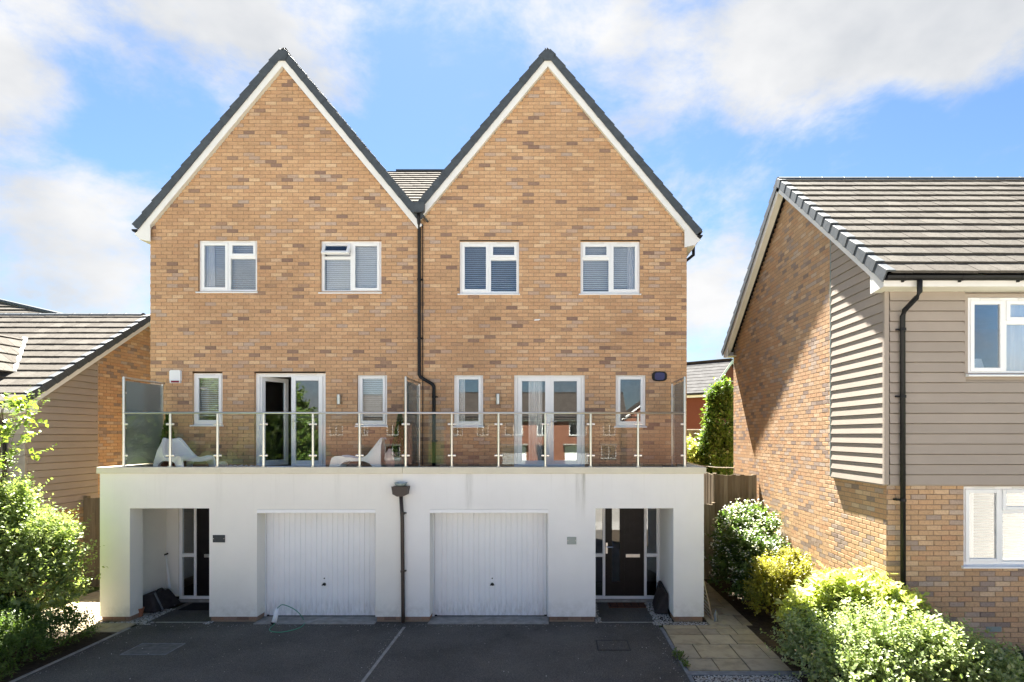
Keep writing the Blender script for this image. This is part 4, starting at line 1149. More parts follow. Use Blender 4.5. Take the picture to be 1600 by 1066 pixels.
# ------------------------------------------------------------------ red-brick houses
def red_house(label, loc, rz, wid, dep, ze, zr, wins, garages=(), group=None, doors=(), roof='roof_red_house', brick='brick_red'):
    """front at local y=0 facing -Y, ridge along x, centred on x=0; windows (x0,x1,z0,z1)"""
    r = empty('red_brick_house', loc, label, 'house', group, rz=rz)
    OFF[r.name] = Vector((0,0,0))
    h = wid/2
    holes = [tuple(w) for w in wins]+[tuple(g) for g in garages]+[tuple(d) for d in doors]
    def lo(name, mb, mat, par=r, **k): return obj(name, mb, mat, par, **k)
    m = MB(); m.slab(-h, h, 0, ze, holes, 0, .12)
    m.quad((-h,0,0),(-h,dep,0),(-h,dep,ze),(-h,0,ze)); m.quad((h,0,0),(h,dep,0),(h,dep,ze),(h,0,ze)); m.quad((-h,dep,0),(h,dep,0),(h,dep,ze),(-h,dep,ze))
    for s in (-h, h): m.poly([(s,0,ze),(s,dep,ze),(s,dep/2,zr)])
    lo('wall', m, brick)
    tl = math.hypot(dep/2+.3, zr-ze+.25); sl = math.atan2(zr-ze+.25, dep/2+.3)
    for sg in (1, -1):
        rf = MB(); n = int(tl/.34)
        c, s = math.cos(sl), math.sin(sl)
        y0 = -.3 if sg == 1 else dep+.3
        for k in range(n+1):
            a, b_ = k*.34, min((k+1)*.34+.03, tl)
            f = lambda q, o: (y0+sg*(c*q-s*o), ze-.2+s*q+c*o)
            (ya,za),(yb,zb) = f(a,.035), f(b_,.02); (yc,zc_) = f(a,.0)
            rf.quad((-h-.15,ya,za),(h+.15,ya,za),(h+.15,yb,zb),(-h-.15,yb,zb), random.random()); rf.quad((-h-.15,yc,zc_),(h+.15,yc,zc_),(h+.15,ya,za),(-h-.15,ya,za), .01)
        lo('roof', rf, roof)
        e = MB()
        for sx in (-h-.16, h+.16):
            f = lambda q, o: (y0+sg*(c*q-s*o), ze-.2+s*q+c*o)
            a0, a1, a2, a3 = f(0,-.12), f(tl,-.12), f(tl,.03), f(0,.03)
            e.quad((sx,*a0),(sx,*a1),(sx,*a2),(sx,*a3)); e.quad((sx+.02,*a0),(sx+.02,*a1),(sx+.02,*a2),(sx+.02,*a3))
        lo('bargeboard', e, 'barge')
    e = MB(); e.box(-h-.1, h+.1, -.36, -.26, ze-.22, ze-.12); lo('gutter', e, 'gutter')
    e = MB(); e.box(-h-.1, h+.1, -.28, -.25, ze-.34, ze-.20); lo('fascia', e, 'barge')
    e = MB(); e.tube([(h*.55, -.06, ze-.2), (h*.55, -.06, 0)], .05, 8); lo('downpipe', e, 'gutter')
    e = MB(); e.box(-h-.15, h+.15, dep/2-.14, dep/2+.14, zr+.05, zr+.14); lo('ridge', e, 'roof_red_house')
    for w in wins:
        q = MB(); frame4(q, *w, .07, .02, .1); xm = (w[0]+w[1])/2; q.box(xm-.04, xm+.04, .02, .1, w[2]+.07, w[3]-.07); wo_ = lo('window', q, 'upvc')
        g = MB(); g.box(w[0]+.07, w[1]-.07, .06, .07, w[2]+.07, w[3]-.07); lo('pane', g, 'window_glass', wo_)
        g = MB(); g.box(w[0]-.08, w[1]+.08, -.06, .019, w[2]-.09, w[2]); g.box(w[0]-.12, w[1]+.12, -.03, .0, w[3]+.002, w[3]+.2); lo('sill', g, 'concrete', wo_)
        bk = MB(); bk.box(w[0], w[1], .5, .52, w[2], w[3]); lo('room', bk, 'room', wo_)
    for g_ in garages:
        q = MB(); n = 16
        for k in range(n): q.box(g_[0]+(g_[1]-g_[0])*k/n, g_[0]+(g_[1]-g_[0])*(k+.85)/n, .05, .08, g_[2], g_[3])
        q.box(g_[0], g_[1], .07, .1, g_[2], g_[3]); lo('garage_door', q, 'upvc')
        q = MB(); q.box(g_[0]-.2, g_[1]+.2, -.5, .0, g_[3]+.1, g_[3]+.25); lo('canopy', q, 'concrete')
    for d in doors:
        q = MB(); q.box(d[0], d[1], .05, .1, d[2], d[3]); dd = lo('door', q, 'door_black')
        q = MB(); q.box(d[0]-.25, d[1]+.25, -.7, .0, d[3]+.08, d[3]+.2); lo('door_canopy', q, 'roof_red_house', dd)
    return r
OPP = -41.0
red_house('long red-brick house with white garage doors across the street', (-1.5, OPP, 0), math.pi, 20, 8, 5.3, 8.4,
          [(-8.5,-7.2,3.4,4.7),(-5.4,-3.6,3.4,4.7),(-1.2,0,3.4,4.7),(1.6,3.4,3.4,4.7),(5.2,6.4,3.4,4.7),(8,9,3.4,4.7),(-8.6,-7,.9,2.3)], [(-5.6,-3.1,.05,2.2),(1.2,3.7,.05,2.2)], 'houses across the street', [(-1.1,-.1,.05,2.15)])
red_house('smaller red-brick house across the street, next to trees', (-19.5, OPP+2, 0), math.pi, 10, 8, 5.2, 8.0,
          [(-3.6,-2.4,3.4,4.6),(-.4,.3,3.4,4.5),(2.2,3.6,3.4,4.6),(-3.8,-2.2,.9,2.3)], [], 'houses across the street', [(-.6,.4,.05,2.15)])
red_house('red-brick house end-on across the street, far right in the reflections', (16.5, OPP+1, 0), math.pi*.5, 9, 9, 5.2, 8.4, [(-2.5,-1.2,3.4,4.6),(1.2,2.5,3.4,4.6)], [], 'houses across the street')
red_house('distant red-brick house with grey roof in the gap between the houses', (4.24, 30.9, 0), R(-40), 9, 5, 5.6, 7.25, [(-2.6,-1.6,3.0,4.3)], [], roof='roof_grey', brick='brick_far')
# roof beyond the left neighbour
rb = MB(); rb.poly([(-24, 24, 7.2), (-18.6, 24, 7.2), (-20.5, 27, 8.6), (-24, 27, 8.9)]); 
farroof = empty('distant_house', (-21, 27, 0), 'grey hipped roof showing above the left neighbour', 'house')
def tri_rows(p0, p1, top, n):
    mb = MB()
    p0, p1, top = Vector(p0), Vector(p1), Vector(top)
    for k in range(n):
        a, b = k/n, (k+1)/n
        A, B_ = p0.lerp(top, a), p1.lerp(top, a); Cc, D_ = p1.lerp(top, b), p0.lerp(top, b)
        up = Vector((0,-.02,.05)); mb.quad(A+up, B_+up, Cc, D_, random.random()); mb.quad(A, B_, B_+up, A+up, .02)
    return mb
zt = PZ(468, 24)
hipx = PX(-60, 24)
p1_, tp_ = Vector((PX(160,22), 22, PZ(508,22))), Vector((PX(-230,26), 26, PZ(418,26)))
q = tri_rows((PX(-600,22), 22, PZ(508,22)), p1_, tp_, 18); obj('roof', q, 'roof_tile', farroof)
q = MB(); q.tube([p1_+Vector((0,0,.02)), tp_+Vector((0,0,.03))], .09, 8); obj('hip_tile', q, 'verge', farroof)
q = MB(); q.box(PX(-580,22.5), PX(120,22.5), 22.4, 29, 0, PZ(512,22)); obj('wall', q, 'brick_red', farroof)
# ------------------------------------------------------------------ fences behind the gap
fb_ = MB(); fb_.hexa([(.003,-.012,0),(.997,-.009,0),(.997,.008,0),(.003,.008,0),(.003,-.012,1),(.997,-.009,1),(.997,.008,1),(.003,.008,1)])
FB = mesh('board', fb_, 'fence_wood')
def fence(label, a, b, h, w=.11, posts=(), rail=True, cap=False):
    a, b = Vector(a), Vector(b); d = b-a; L = d.length; U = d.normalized(); N = Vector((U.y, -U.x, 0))
    r = empty('board_fence', tuple((a+b)/2), label, 'fence')
    rot = Matrix(((U.x, -N.x, 0), (U.y, -N.y, 0), (0, 0, 1))).to_4x4()
    n = max(1, round(L/w)); w = L/n
    for k in range(n):
        p = a+U*(k*w)+N*(.008 if k % 2 else 0)
        inst('board', FB, Matrix.Translation(p) @ rot @ Matrix.Diagonal((w, 1, h+random.uniform(-.012, .012), 1)), r)
    for z in (h*.25, h*.8):
        q = MB(); p0, p1 = a-N*.03, b-N*.03
        q.tube([(p0.x,p0.y,a.z+z),(p1.x,p1.y,a.z+z)], .028, 4); obj('rail', q, 'fence_wood', r)
    for s in posts:
        p = a+U*(L*s)-N*.05; q = MB(); q.box(p.x-.045, p.x+.045, p.y-.045, p.y+.045, a.z-.1, a.z+h+.04); obj('post', q, 'fence_wood', r)
    if cap:
        q = MB(); p0, p1 = a, b; q.tube([(p0.x,p0.y,a.z+h+.02),(p1.x,p1.y,a.z+h+.02)], .035, 4); obj('capping', q, 'fence_wood', r)
fence('tall grey weathered fence panel against the right neighbour wall', (3.93, 13.72, 0), (4.91, 13.72, 0), 2.47, .098, (0.0,))
fence('side run of the tall weathered fence, dark with shade', (3.93, 17.2, 0), (3.93, 13.76, 0), 2.47, .12)
fence('low brown board gate beside the white garage wall', (2.83, 13.62, 0), (3.88, 13.62, 0), 1.78, .13, (1.0,))
fence('far garden fence with capping rail in front of the red-brick house', (2.5, 20.5, 0), (9.5, 20.5, 0), PZ(673, 20.5), .15, (.3, .6, .9), cap=True)
fence('narrow side gate of upright boards left of the cream garage', (-10.5, 13.0, 0), (-8.26, 13.0, 0), 2.0, .12, (0.0, .5))
q = MB(); q.tube([P(1071,722,11.4), P(1095,728,12.6), P(1120,730.5,14), P(1146,731,15.5)], .012, 6)
obj('washing_line', q, 'rope', label='pale washing line strung from the balcony across the gap', cat='washing line')

# ------------------------------------------------------------------ planting
LEAF = {}
def leaves_np(pos, dirs, nrm, size, wr, fold=.25):
    """diamond leaves folded on the midrib"""
    n = len(pos); side = np.cross(dirs, nrm); side /= np.linalg.norm(side, axis=1)[:,None]+1e-9
    up = np.cross(side, dirs); s = size[:,None]
    base = pos; tip = pos+dirs*s; mid = pos+dirs*s*.45
    l = mid+side*s*wr+up*s*fold*wr; r_ = mid-side*s*wr+up*s*fold*wr
    v = np.stack([base, l, tip, r_], 1).reshape(-1,3)
    i = np.arange(n)[:,None]*4
    f = np.concatenate([i+[[0,1,2]], i+[[0,2,3]]], 1).reshape(-1,3)
    return v, f
def np_obj(name, v, f, tone, mat, parent, kind=None):
    off = np.array(OFF.get(parent.name, Vector((0,0,0)))) if parent else 0
    me = bpy.data.meshes.new(name)
    me.vertices.add(len(v)); me.vertices.foreach_set('co', (v-off).astype(np.float32).ravel())
    me.loops.add(f.size); me.loops.foreach_set('vertex_index', f.ravel().astype(np.int32))
    me.polygons.add(len(f)); me.polygons.foreach_set('loop_start', np.arange(0, f.size, 3, dtype=np.int32))
    at = me.attributes.new('tone', 'FLOAT', 'FACE'); at.data.foreach_set('value', tone.astype(np.float32))
    me.materials.append(M[mat]); me.update(calc_edges=True)
    o = bpy.data.objects.new(name, me); C.objects.link(o); o.parent = parent; OFF[o.name] = Vector(tuple(off)) if parent else Vector((0,0,0))
    if kind: o['kind'] = kind
    return o
def shrub(name, label, cat, base, lobes, sprigs, per, leaf, wr, mat, group=None, sl=.22, upb=.55, flowers=0, singles=0, trunk=.02, spread=.9, stems=10):
    """lobes: (cx,cy,cz,rx,ry,rz); sprigs grow outward from the lobes, leaves alternate along each sprig"""
    root = empty(name, base, label, cat, group)
    vol = np.array([l[3]*l[4]*l[5] for l in lobes])**.67; pr = vol/vol.sum()
    k = rng.choice(len(lobes), sprigs, p=pr); Lb = np.array(lobes)[k]
    u = rng.normal(size=(sprigs,3)); u /= np.linalg.norm(u, axis=1)[:,None]
    u[:,2] = np.where(u[:,2] < -.45, -u[:,2], u[:,2])
    rad = rng.uniform(.30, 1.0, sprigs)**.42
    lump = 1+.16*np.sin(u[:,0]*7+k)*np.cos(u[:,1]*6+k*2)+.10*np.sin(u[:,2]*11+k)
    start = Lb[:,:3]+u*Lb[:,3:]*(rad*lump)[:,None]
    d = u+np.array([0,0,upb])+rng.normal(scale=.35, size=(sprigs,3)); d /= np.linalg.norm(d, axis=1)[:,None]
    ln = sl*rng.uniform(.5, 1.35, sprigs)
    t = np.tile((np.arange(per)+.5)/per, sprigs); idx = np.repeat(np.arange(sprigs), per)
    pos = start[idx]+d[idx]*(t*ln[idx])[:,None]
    rr = rng.normal(size=(len(idx),3)); rr -= (rr*d[idx]).sum(1)[:,None]*d[idx]; rr /= np.linalg.norm(rr, axis=1)[:,None]
    ld = rr*spread+d[idx]*.55; ld /= np.linalg.norm(ld, axis=1)[:,None]
    nr = np.array([0,0,1.0])*.8+d[idx]*.4+rng.normal(scale=.35, size=(len(idx),3)); nr /= np.linalg.norm(nr, axis=1)[:,None]
    size = leaf*rng.uniform(.45, 1.35, len(idx))*rng.uniform(.75, 1.25, sprigs)[idx]*(1.15-.45*t)
    tone = np.clip(rng.uniform(0, 1, sprigs)[idx]*.6+rng.uniform(0, .4, len(idx)), .002, .998)
    keep = pos[:,2] > .03
    pos, ld, nr, size, tone = pos[keep], ld[keep], nr[keep], size[keep], tone[keep]
    if singles:
        dist = np.linalg.norm(pos-np.array([0,0,ZC]), axis=1)/size+rng.uniform(0, 3, len(pos))
        o_ = np.argsort(dist); one = o_[:singles]; rest = o_[singles:]
        v0, f0 = leaves_np(np.zeros((1,3)), np.array([[0,1.,0]]), np.array([[0,0,1.]]), np.ones(1), wr)
        me = bpy.data.meshes.new('leaf'); me.from_pydata([tuple(x) for x in v0], [], [tuple(int(q) for q in x) for x in f0]); me.materials.append(M[mat])
        for i in one:
            y = Vector(ld[i]); x = y.cross(Vector(nr[i])).normalized(); z = x.cross(y)
            inst('leaf', me, Matrix.Translation(Vector(pos[i])) @ Matrix((x,y,z)).transposed().to_4x4() @ Matrix.Scale(float(size[i]), 4), root)
        pos, ld, nr, size, tone = pos[rest], ld[rest], nr[rest], size[rest], tone[rest]
    v, f = leaves_np(pos, ld, nr, size, wr)
    np_obj('foliage', v, f, np.repeat(tone, 2), mat, root, 'stuff')
    if flowers:
        fi = rng.choice(sprigs, min(flowers, sprigs), replace=False); fi = fi[rad[fi] > .8]
        c = start[fi]+d[fi]*ln[fi][:,None]
        m = 7; ci = np.repeat(c, m, 0)+rng.normal(scale=leaf*.45, size=(len(c)*m, 3))
        dd = rng.normal(size=ci.shape); dd[:,2] = np.abs(dd[:,2])*.4; dd /= np.linalg.norm(dd, axis=1)[:,None]
        v, f = leaves_np(ci, dd, np.tile([[0,0,1.]], (len(ci),1))+rng.normal(scale=.2, size=ci.shape), np.full(len(ci), leaf*.55), .42)
        np_obj('blossom', v, f, np.repeat(rng.uniform(0.01,.99,len(ci)), 2), 'petal', root, 'stuff')
    st = MB()
    b = Vector(base)
    for j in range(stems):
        i = int(rng.integers(sprigs)); e = Vector(start[i]); c0 = Vector(lobes[k[i]][:3]); m_ = b.lerp(e, .5)+Vector((rng.normal()*.05, rng.normal()*.05, .08))
        st.tube([b+Vector((rng.normal()*.04, rng.normal()*.04, -.05)), m_, e], [trunk, trunk*.7, trunk*.3], 5)
    obj('stem', st, 'bark', root)
    # fine twigs carrying the leaves
    tw = rng.choice(sprigs, min(sprigs, 700), replace=False)
    a = start[tw]-d[tw]*.08; e = start[tw]+d[tw]*ln[tw][:,None]; sd = np.cross(d[tw], [0,1.,0]); sd /= np.linalg.norm(sd, axis=1)[:,None]+1e-6; sd *= max(.0025, trunk*.12)
    v = np.stack([a-sd, a+sd, e+sd*.4], 1).reshape(-1,3); f = np.arange(len(v)).reshape(-1,3)
    np_obj('twig', v, f, np.full(len(f), .3), 'bark', root, 'stuff')
    return root
G = 'shrubs along the right-hand bed'
shrub('flowering_shrub', 'dark glossy shrub dotted with white blossom beside the white garage corner', 'shrub', (4.0, 11.6, 0),
      [(3.95,11.5,.75,.62,.75,.75),(4.2,12.3,1.0,.62,.7,.85),(4.05,10.9,.55,.48,.5,.5)], 2600, 9, .085, .30, 'leaf_dark', G, sl=.20, flowers=700)
shrub('golden_shrub', 'small golden-green shrub between the blossoming shrub and the yellow one', 'shrub', (4.15, 10.3, 0),
      [(4.15,10.35,.55,.55,.5,.62),(4.45,10.7,.7,.35,.4,.55)], 2300, 10, .050, .33, 'leaf_gold', G, sl=.16)
shrub('yellow_leaved_shrub', 'bright yellow large-leaved shrub in front of the downpipe corner', 'shrub', (4.45, 8.4, 0),
      [(4.42,8.45,.72,.50,.42,.58),(4.80,8.05,.68,.38,.32,.48),(4.1,8.8,.5,.38,.42,.45)], 950, 9, .15, .24, 'leaf_yellow', G, sl=.22, singles=300)
shrub('variegated_shrub', 'pale green variegated shrub spreading at the front right corner of the bed', 'shrub', (4.4, 7.6, 0),
      [(4.35,7.55,.45,.6,.5,.48),(3.82,8.2,.30,.36,.6,.36),(4.95,7.35,.42,.5,.42,.40),(5.45,7.25,.26,.45,.4,.28),(3.95,7.3,.32,.5,.5,.36)], 3000, 10, .066, .36, 'leaf_variegated', G, sl=.34, upb=.9)
shrub('low_ground_plants', 'dark weedy plants at the foot of the right neighbour wall', 'plants', (6.3, 8.0, 0),
      [(6.0,8.1,.10,.6,.3,.16),(6.9,8.1,.10,.6,.3,.14)], 500, 7, .06, .3, 'leaf_dark', None, sl=.14, stems=4)
shrub('large_shrub', 'large pale-leaved shrub at the left edge, in front of the left neighbour', 'shrub', (-8.9, 9.5, 0),
      [(-8.75,9.55,1.15,.72,.6,.85),(-9.25,9.4,1.75,.60,.6,.62),(-8.55,9.35,.75,.62,.5,.7),(-8.42,9.6,1.5,.28,.3,.33),(-9.0,9.6,2.15,.28,.3,.35)], 3300, 9, .072, .34, 'leaf_grey', None, sl=.36, upb=.6, trunk=.03, stems=26)
shrub('young_tree', 'slender yellow-green tree reaching up at the far left edge', 'tree', (-9.75, 9.6, 0),
      [(-9.0,9.5,3.72,.42,.35,.22),(-9.1,9.6,3.2,.40,.4,.35),(-9.3,9.5,2.85,.3,.3,.3)], 110, 9, .085, .36, 'leaf_bright', None, sl=.32, trunk=.022, stems=12)
shrub('low_hedge', 'low feathery dark green hedge along the left edge of the drive', 'hedge', (-7.95, 8.7, 0),
      [(-7.95,8.5,.22,.40,.5,.32),(-8.35,8.2,.35,.5,.5,.40),(-7.85,9.2,.20,.34,.45,.28),(-8.6,9.0,.35,.5,.5,.4),(-7.75,7.7,.15,.25,.5,.25)], 3600, 9, .055, .20, 'leaf_mid', None, sl=.24, upb=1.0)
shrub('evergreen_shrub', 'tall upright glossy evergreen in the gap beside the right neighbour', 'shrub', (5.0, 17.9, 0),
      [(5.25,17.9,3.7,.36,.4,1.1),(5.15,17.9,2.4,.5,.5,1.3),(5.35,17.9,4.55,.22,.25,.45)], 1900, 8, .11, .30, 'leaf_mid', None, sl=.24)
shrub('golden_bush', 'bright yellow bush behind the balcony corner and fence', 'shrub', (4.2, 18.3, 0),
      [(4.25,18.2,2.5,.50,.5,.75),(4.75,18.3,2.2,.5,.5,.6)], 1200, 8, .085, .34, 'leaf_yellow', None, sl=.2)
# trees across the street, seen only as reflections
for k, (x, y, h, s) in enumerate(((-27, -33, 8.5, 3.0), (-34, -30, 9.5, 3.6), (-22.5, -27, 5.0, 2.2), (-42, -34, 9, 3.6))):
    lab = ('broad tree across the street nearest the small red-brick house', 'tall full tree across the street, second from the houses', 'low rounded tree across the street nearest the road', 'tall tree across the street farthest left')[k]
    shrub('broadleaf_tree', lab, 'tree', (x, y, 0), [(x,y,h*.55,s,s,h*.42),(x+s*.6,y+.5,h*.3,s*.8,s*.7,h*.28),(x-s*.6,y,h*.32,s*.8,s*.7,h*.3)], 1900, 8, .42, .36, 'leaf_mid', 'trees across the street', sl=.9, trunk=.16)

# ------------------------------------------------------------------ things on the houses
def lamp(px0, px1, py0, py1, label):
    x = PX((px0+px1)/2, YW); z0, z1 = PZ(py1, YW), PZ(py0, YW)
    r = empty('wall_light', (x, YW, z0), label, 'wall light', 'steel lights beside the French doors')
    m = MB(); m.lathe([(0,z0),(.038,z0),(.040,z0+.004),(.040,z1-.004),(.038,z1),(0,z1)], x, YW-.075, 14); obj('shade', m, 'steel', r, smooth=False)
    m = MB(); m.box(x-.032, x+.032, YW-.035, YW-.009, z0+.05, z1-.05); obj('back_plate', m, 'steel', r)
    m = MB(); m.lathe([(0,z0-.002),(.03,z0-.002),(.03,z0-.0005),(0,z0-.0005)], x, YW-.075, 12); obj('lens', m, 'blind', r)
lamp(528, 535, 617, 632, 'small steel cylinder light beside the open French door')
lamp(775, 782, 616, 632, 'small steel cylinder light left of the closed French doors')
x0, x1, z0, z1 = PX(268,YW), PX(284,YW), PZ(599,YW), PZ(579.5,YW)
r = empty('alarm_box', ((x0+x1)/2, YW, z0), 'white alarm box with dark red foot on the left house', 'alarm box')
m = MB(); m.extrude([(x0,z0+.055),(x1,z0+.055),(x1,z1-.02),(x1-.02,z1),(x0+.02,z1),(x0,z1-.02)], YW-.06, YW-.009); obj('cover', m, 'plastic_white', r, bevel=.008)
m = MB(); m.box(x0, x1, YW-.062, YW-.009, z0, z0+.0545); m_o = obj('base', m, 'plastic_white', r, bevel=.006)
m = MB(); m.box(x0+.03, x1-.015, YW-.066, YW-.0625, z0+.008, z0+.048); obj('beacon', m, 'alarm_red', r)
xc, zc = PX(1030,YW), PZ(588.5,YW)
r = empty('alarm_box', (xc, YW, zc), 'dark blue rounded alarm box on the right house', 'alarm box')
a = np.linspace(0, 2*math.pi, 24, endpoint=False)
sup = lambda t, rx, rz: (xc+rx*np.sign(math.cos(t))*abs(math.cos(t))**.55, zc+rz*np.sign(math.sin(t))*abs(math.sin(t))**.55)
m = MB(); m.extrude([sup(t,.142,.09) for t in a], YW-.045, YW-.009); obj('body', m, 'rubber', r, bevel=.01)
m = MB(); m.extrude([sup(t,.095,.07) for t in a], YW-.06, YW-.0455); obj('lens', m, 'alarm_blue', r, bevel=.008)
def sign(px, label, mat):
    x0, x1, z0, z1 = PX(px[0],YF), PX(px[2],YF), PZ(px[3],YF), PZ(px[1],YF)
    r = empty('house_sign', ((x0+x1)/2, YF, z0), label, 'sign')
    m = MB(); m.box(x0, x1, YF-.014, YF-.004, z0, z1); obj('plate', m, mat, r, bevel=.002)
    m = MB()
    for x in (x0+.015, x1-.015): m.tube([(x, YF-.017, (z0+z1)/2), (x, YF-.001, (z0+z1)/2)], .006, 8)
    obj('fixing', m, 'steel', r)
sign((333,836,352,847.5), 'blank dark slate plate beside the left porch', 'slate')
sign((886,839,900.5,850.5), 'small grey-green glass plate between garage and right porch', 'sign_grey')

# ------------------------------------------------------------------ balcony things
def lounge_chair(label, loc, rz, sc=1.0):
    """one-piece moulded chair: side profile runs along local x (front = +x)"""
    r = empty('lounge_chair', loc, label, 'chair', 'white moulded lounge chairs', rz=rz)
    Wd = .66
    prof = [(.56,.255),(.50,.30),(.40,.305),(.25,.28),(.08,.255),(-.04,.275),(-.12,.34),(-.22,.48),(-.31,.62),(-.355,.70),(-.385,.715)]
    wid = [.60,.62,.64,.65,.65,.64,.60,.53,.44,.36,.30]
    seat = MB(); back = MB(); n = 10; th = .022
    def shell(mb, i0, i1):
        for i in range(i0, i1):
            for j in range(n):
                def pt(k, q, o):
                    x, z = prof[k]; y = (q/n-.5)*wid[k]; dish = .05*(1-(2*q/n-1)**2)
                    nx, nz = (-.25, .97) if k < 5 else (.8, .55)
                    return (x-nx*(dish+o), y, z-nz*(dish+o))
                mb.quad(pt(i,j,0), pt(i+1,j,0), pt(i+1,j+1,0), pt(i,j+1,0)); mb.quad(pt(i,j+1,th), pt(i+1,j+1,th), pt(i+1,j,th), pt(i,j,th))
                if j == 0: mb.quad(pt(i,0,0), pt(i,0,th), pt(i+1,0,th), pt(i+1,0,0))
                if j == n-1: mb.quad(pt(i,n,0), pt(i+1,n,0), pt(i+1,n,th), pt(i,n,th))
    shell(seat, 0, 5); shell(back, 5, len(prof)-1)
    obj('seat', seat, 'plastic_white', r, smooth=True); obj('backrest', back, 'plastic_white', r, smooth=True)
    # side skirts flow from the seat edge into front and rear legs with an arch between
    arch = [(.42+.0, .0),(.40,.10),(.34,.17),(.24,.20),(.08,.205),(-.06,.20),(-.17,.15),(-.24,.07),(-.27,0)]
    outer = [(-.40,0),(-.385,.18),(-.375,.42),(-.375,.71),(-.345,.70),(-.22,.49),(-.12,.345),(-.04,.28),(.08,.262),(.25,.288),(.40,.315),(.50,.31),(.555,.27),(.575,.20),(.60,.08),(.62,0.0)]
    for sg in (-1, 1):
        s = MB(); poly = outer+[(p[0]+.08 if p[1] < .02 and p[0] > 0 else p[0], p[1]) for p in arch]
        m_ = len(poly); i = len(s.v)
        for inn in (0, 1):
            for x, z in poly:
                ww = np.interp(z, [0,.28,.5,.72], [.70,.645,.50,.29])/2
                if x > .1 and z < .3: ww = .66/2
                s.v.append((x, sg*(ww-inn*.035), z))
        # triangulated strips between outer and inner chains
        s.f.append(tuple(range(i, i+m_))); s.f.append(tuple(range(i+2*m_-1, i+m_-1, -1))); s.t += [0,0]
        for k in range(m_):
            s.f.append((i+k, i+(k+1) % m_, i+m_+(k+1) % m_, i+m_+k)); s.t.append(0)
        o = obj('side_legs', s, 'plastic_white', r, bevel=.008)
        tm = o.modifiers.new('tri', 'TRIANGULATE'); 
        while o.modifiers[0].name != 'tri': o.modifiers.move(1, 0)
    r.scale = sc
    return r
ZFL = 2.757
lounge_chair('white moulded lounge chair facing right on the left end of the balcony', (PX(283,11.15), 11.18, ZFL), R(-30), (1.0, .95, .86))
lounge_chair('white moulded lounge chair seen side-on, facing left near the middle screen', (PX(570,11.15), 11.12, ZFL), R(186), (.95, .95, .86))
def conifer(label, x, y, h, z=ZFL):
    r = empty('potted_conifer', (x, y, z), label, 'potted plant', 'small conifers on the balcony')
    m = MB(); m.lathe([(0,z),(.10,z),(.14,z+.22),(.145,z+.24),(.13,z+.24),(.12,z+.21),(0,z+.21)], x, y, 18); obj('pot', m, 'terracotta' if x < -5 else 'sign_grey', r, smooth=True)
    n = 1500; t = rng.uniform(0, 1, n); a = rng.uniform(0, 6.283, n); rad = (.17*(1-t)+.012)*rng.uniform(.5, 1, n)
    pos = np.stack([x+rad*np.cos(a), y+rad*np.sin(a), z+.22+t*(h-.22)], 1); d = np.stack([np.cos(a)*.6, np.sin(a)*.6, np.full(n, .9)], 1); d /= np.linalg.norm(d, axis=1)[:,None]
    v, f = leaves_np(pos, d, rng.normal(size=(n,3)), np.full(n, .055), .22); np_obj('foliage', v, f, np.repeat(rng.uniform(.01,.99,n), 2), 'leaf_dark', r, 'stuff')
    m = MB(); m.tube([(x,y,z+.2),(x,y,z+h)], [.012,.003], 6); obj('stem', m, 'bark', r)
conifer('slim dark conifer in a pot behind the left lounge chair', PX(261,11.6), 11.62, 1.05)
conifer('slim dark conifer leaning by the middle privacy screen', PX(625,11.0), 11.0, 1.04)
x, y = PX(613, 11.0), 11.05
m = MB(); m.lathe([(0,ZFL),(.08,ZFL),(.15,ZFL+.10),(.175,ZFL+.2),(.16,ZFL+.30),(.10,ZFL+.37),(.09,ZFL+.40),(.075,ZFL+.40),(.08,ZFL+.36),(0,ZFL+.3)], x, y, 24)
obj('vase', m, 'vase_pink', smooth=True, label='round pale pink vase beside the right lounge chair', cat='vase')
x, y = PX(611, 11.35), 11.42
m = MB(); m.lathe([(0,ZFL),(.09,ZFL),(.145,ZFL+.12),(.16,ZFL+.24),(.12,ZFL+.38),(.055,ZFL+.47),(.045,ZFL+.53),(.065,ZFL+.58),(.05,ZFL+.585),(.03,ZFL+.53),(0,ZFL+.5)], x, y, 24)
r = empty('jug', (x, y, ZFL), 'tall brown glazed jug behind the pink vase', 'jug'); obj('body', m, 'jug_brown', r, smooth=True)
m = MB(); m.tube([(x+.05,y,ZFL+.54),(x+.12,y,ZFL+.52),(x+.13,y,ZFL+.44),(x+.10,y,ZFL+.38)], .014, 8); obj('handle', m, 'jug_brown', r, smooth=True)
# rumpled rug by the open door
m = MB(); nx, ny = 22, 8; x0, x1, y0, y1 = PX(352,11.1), PX(408,11.1), 10.85, 11.35
gz = lambda i, j: ZFL+.02+.05*abs(math.sin(i*.9+j*.7))*(1 if 0 < i < nx and 0 < j < ny else .1)+.02*math.sin(i*2.1)
gp = lambda i, j: (x0+(x1-x0)*i/nx, y0+(y1-y0)*j/ny+.03*math.sin(i), gz(i,j))
for i in range(nx):
    for j in range(ny): m.quad(gp(i,j), gp(i+1,j), gp(i+1,j+1), gp(i,j+1))
obj('rug', m, 'fur', smooth=True, label='rumpled off-white rug on the balcony floor by the open door', cat='rug')
m = MB(); cx_, cy_ = PX(346, 10.95), 10.98
m.lathe([(0,ZFL),(.07,ZFL+.01),(.10,ZFL+.07),(.09,ZFL+.13),(.05,ZFL+.16),(0,ZFL+.165)], cx_, cy_, 12)
obj('pouffe', m, 'rope', smooth=True, label='small woven beige ball beside the rug', cat='ornament')
m = MB(); m.box(PX(670,11.5), PX(686,11.5), 11.3, 11.6, ZFL, ZFL+.05); obj('tray', m, 'dark', bevel=.01, label='flat dark tray at the foot of the balcony downpipe', cat='tray')
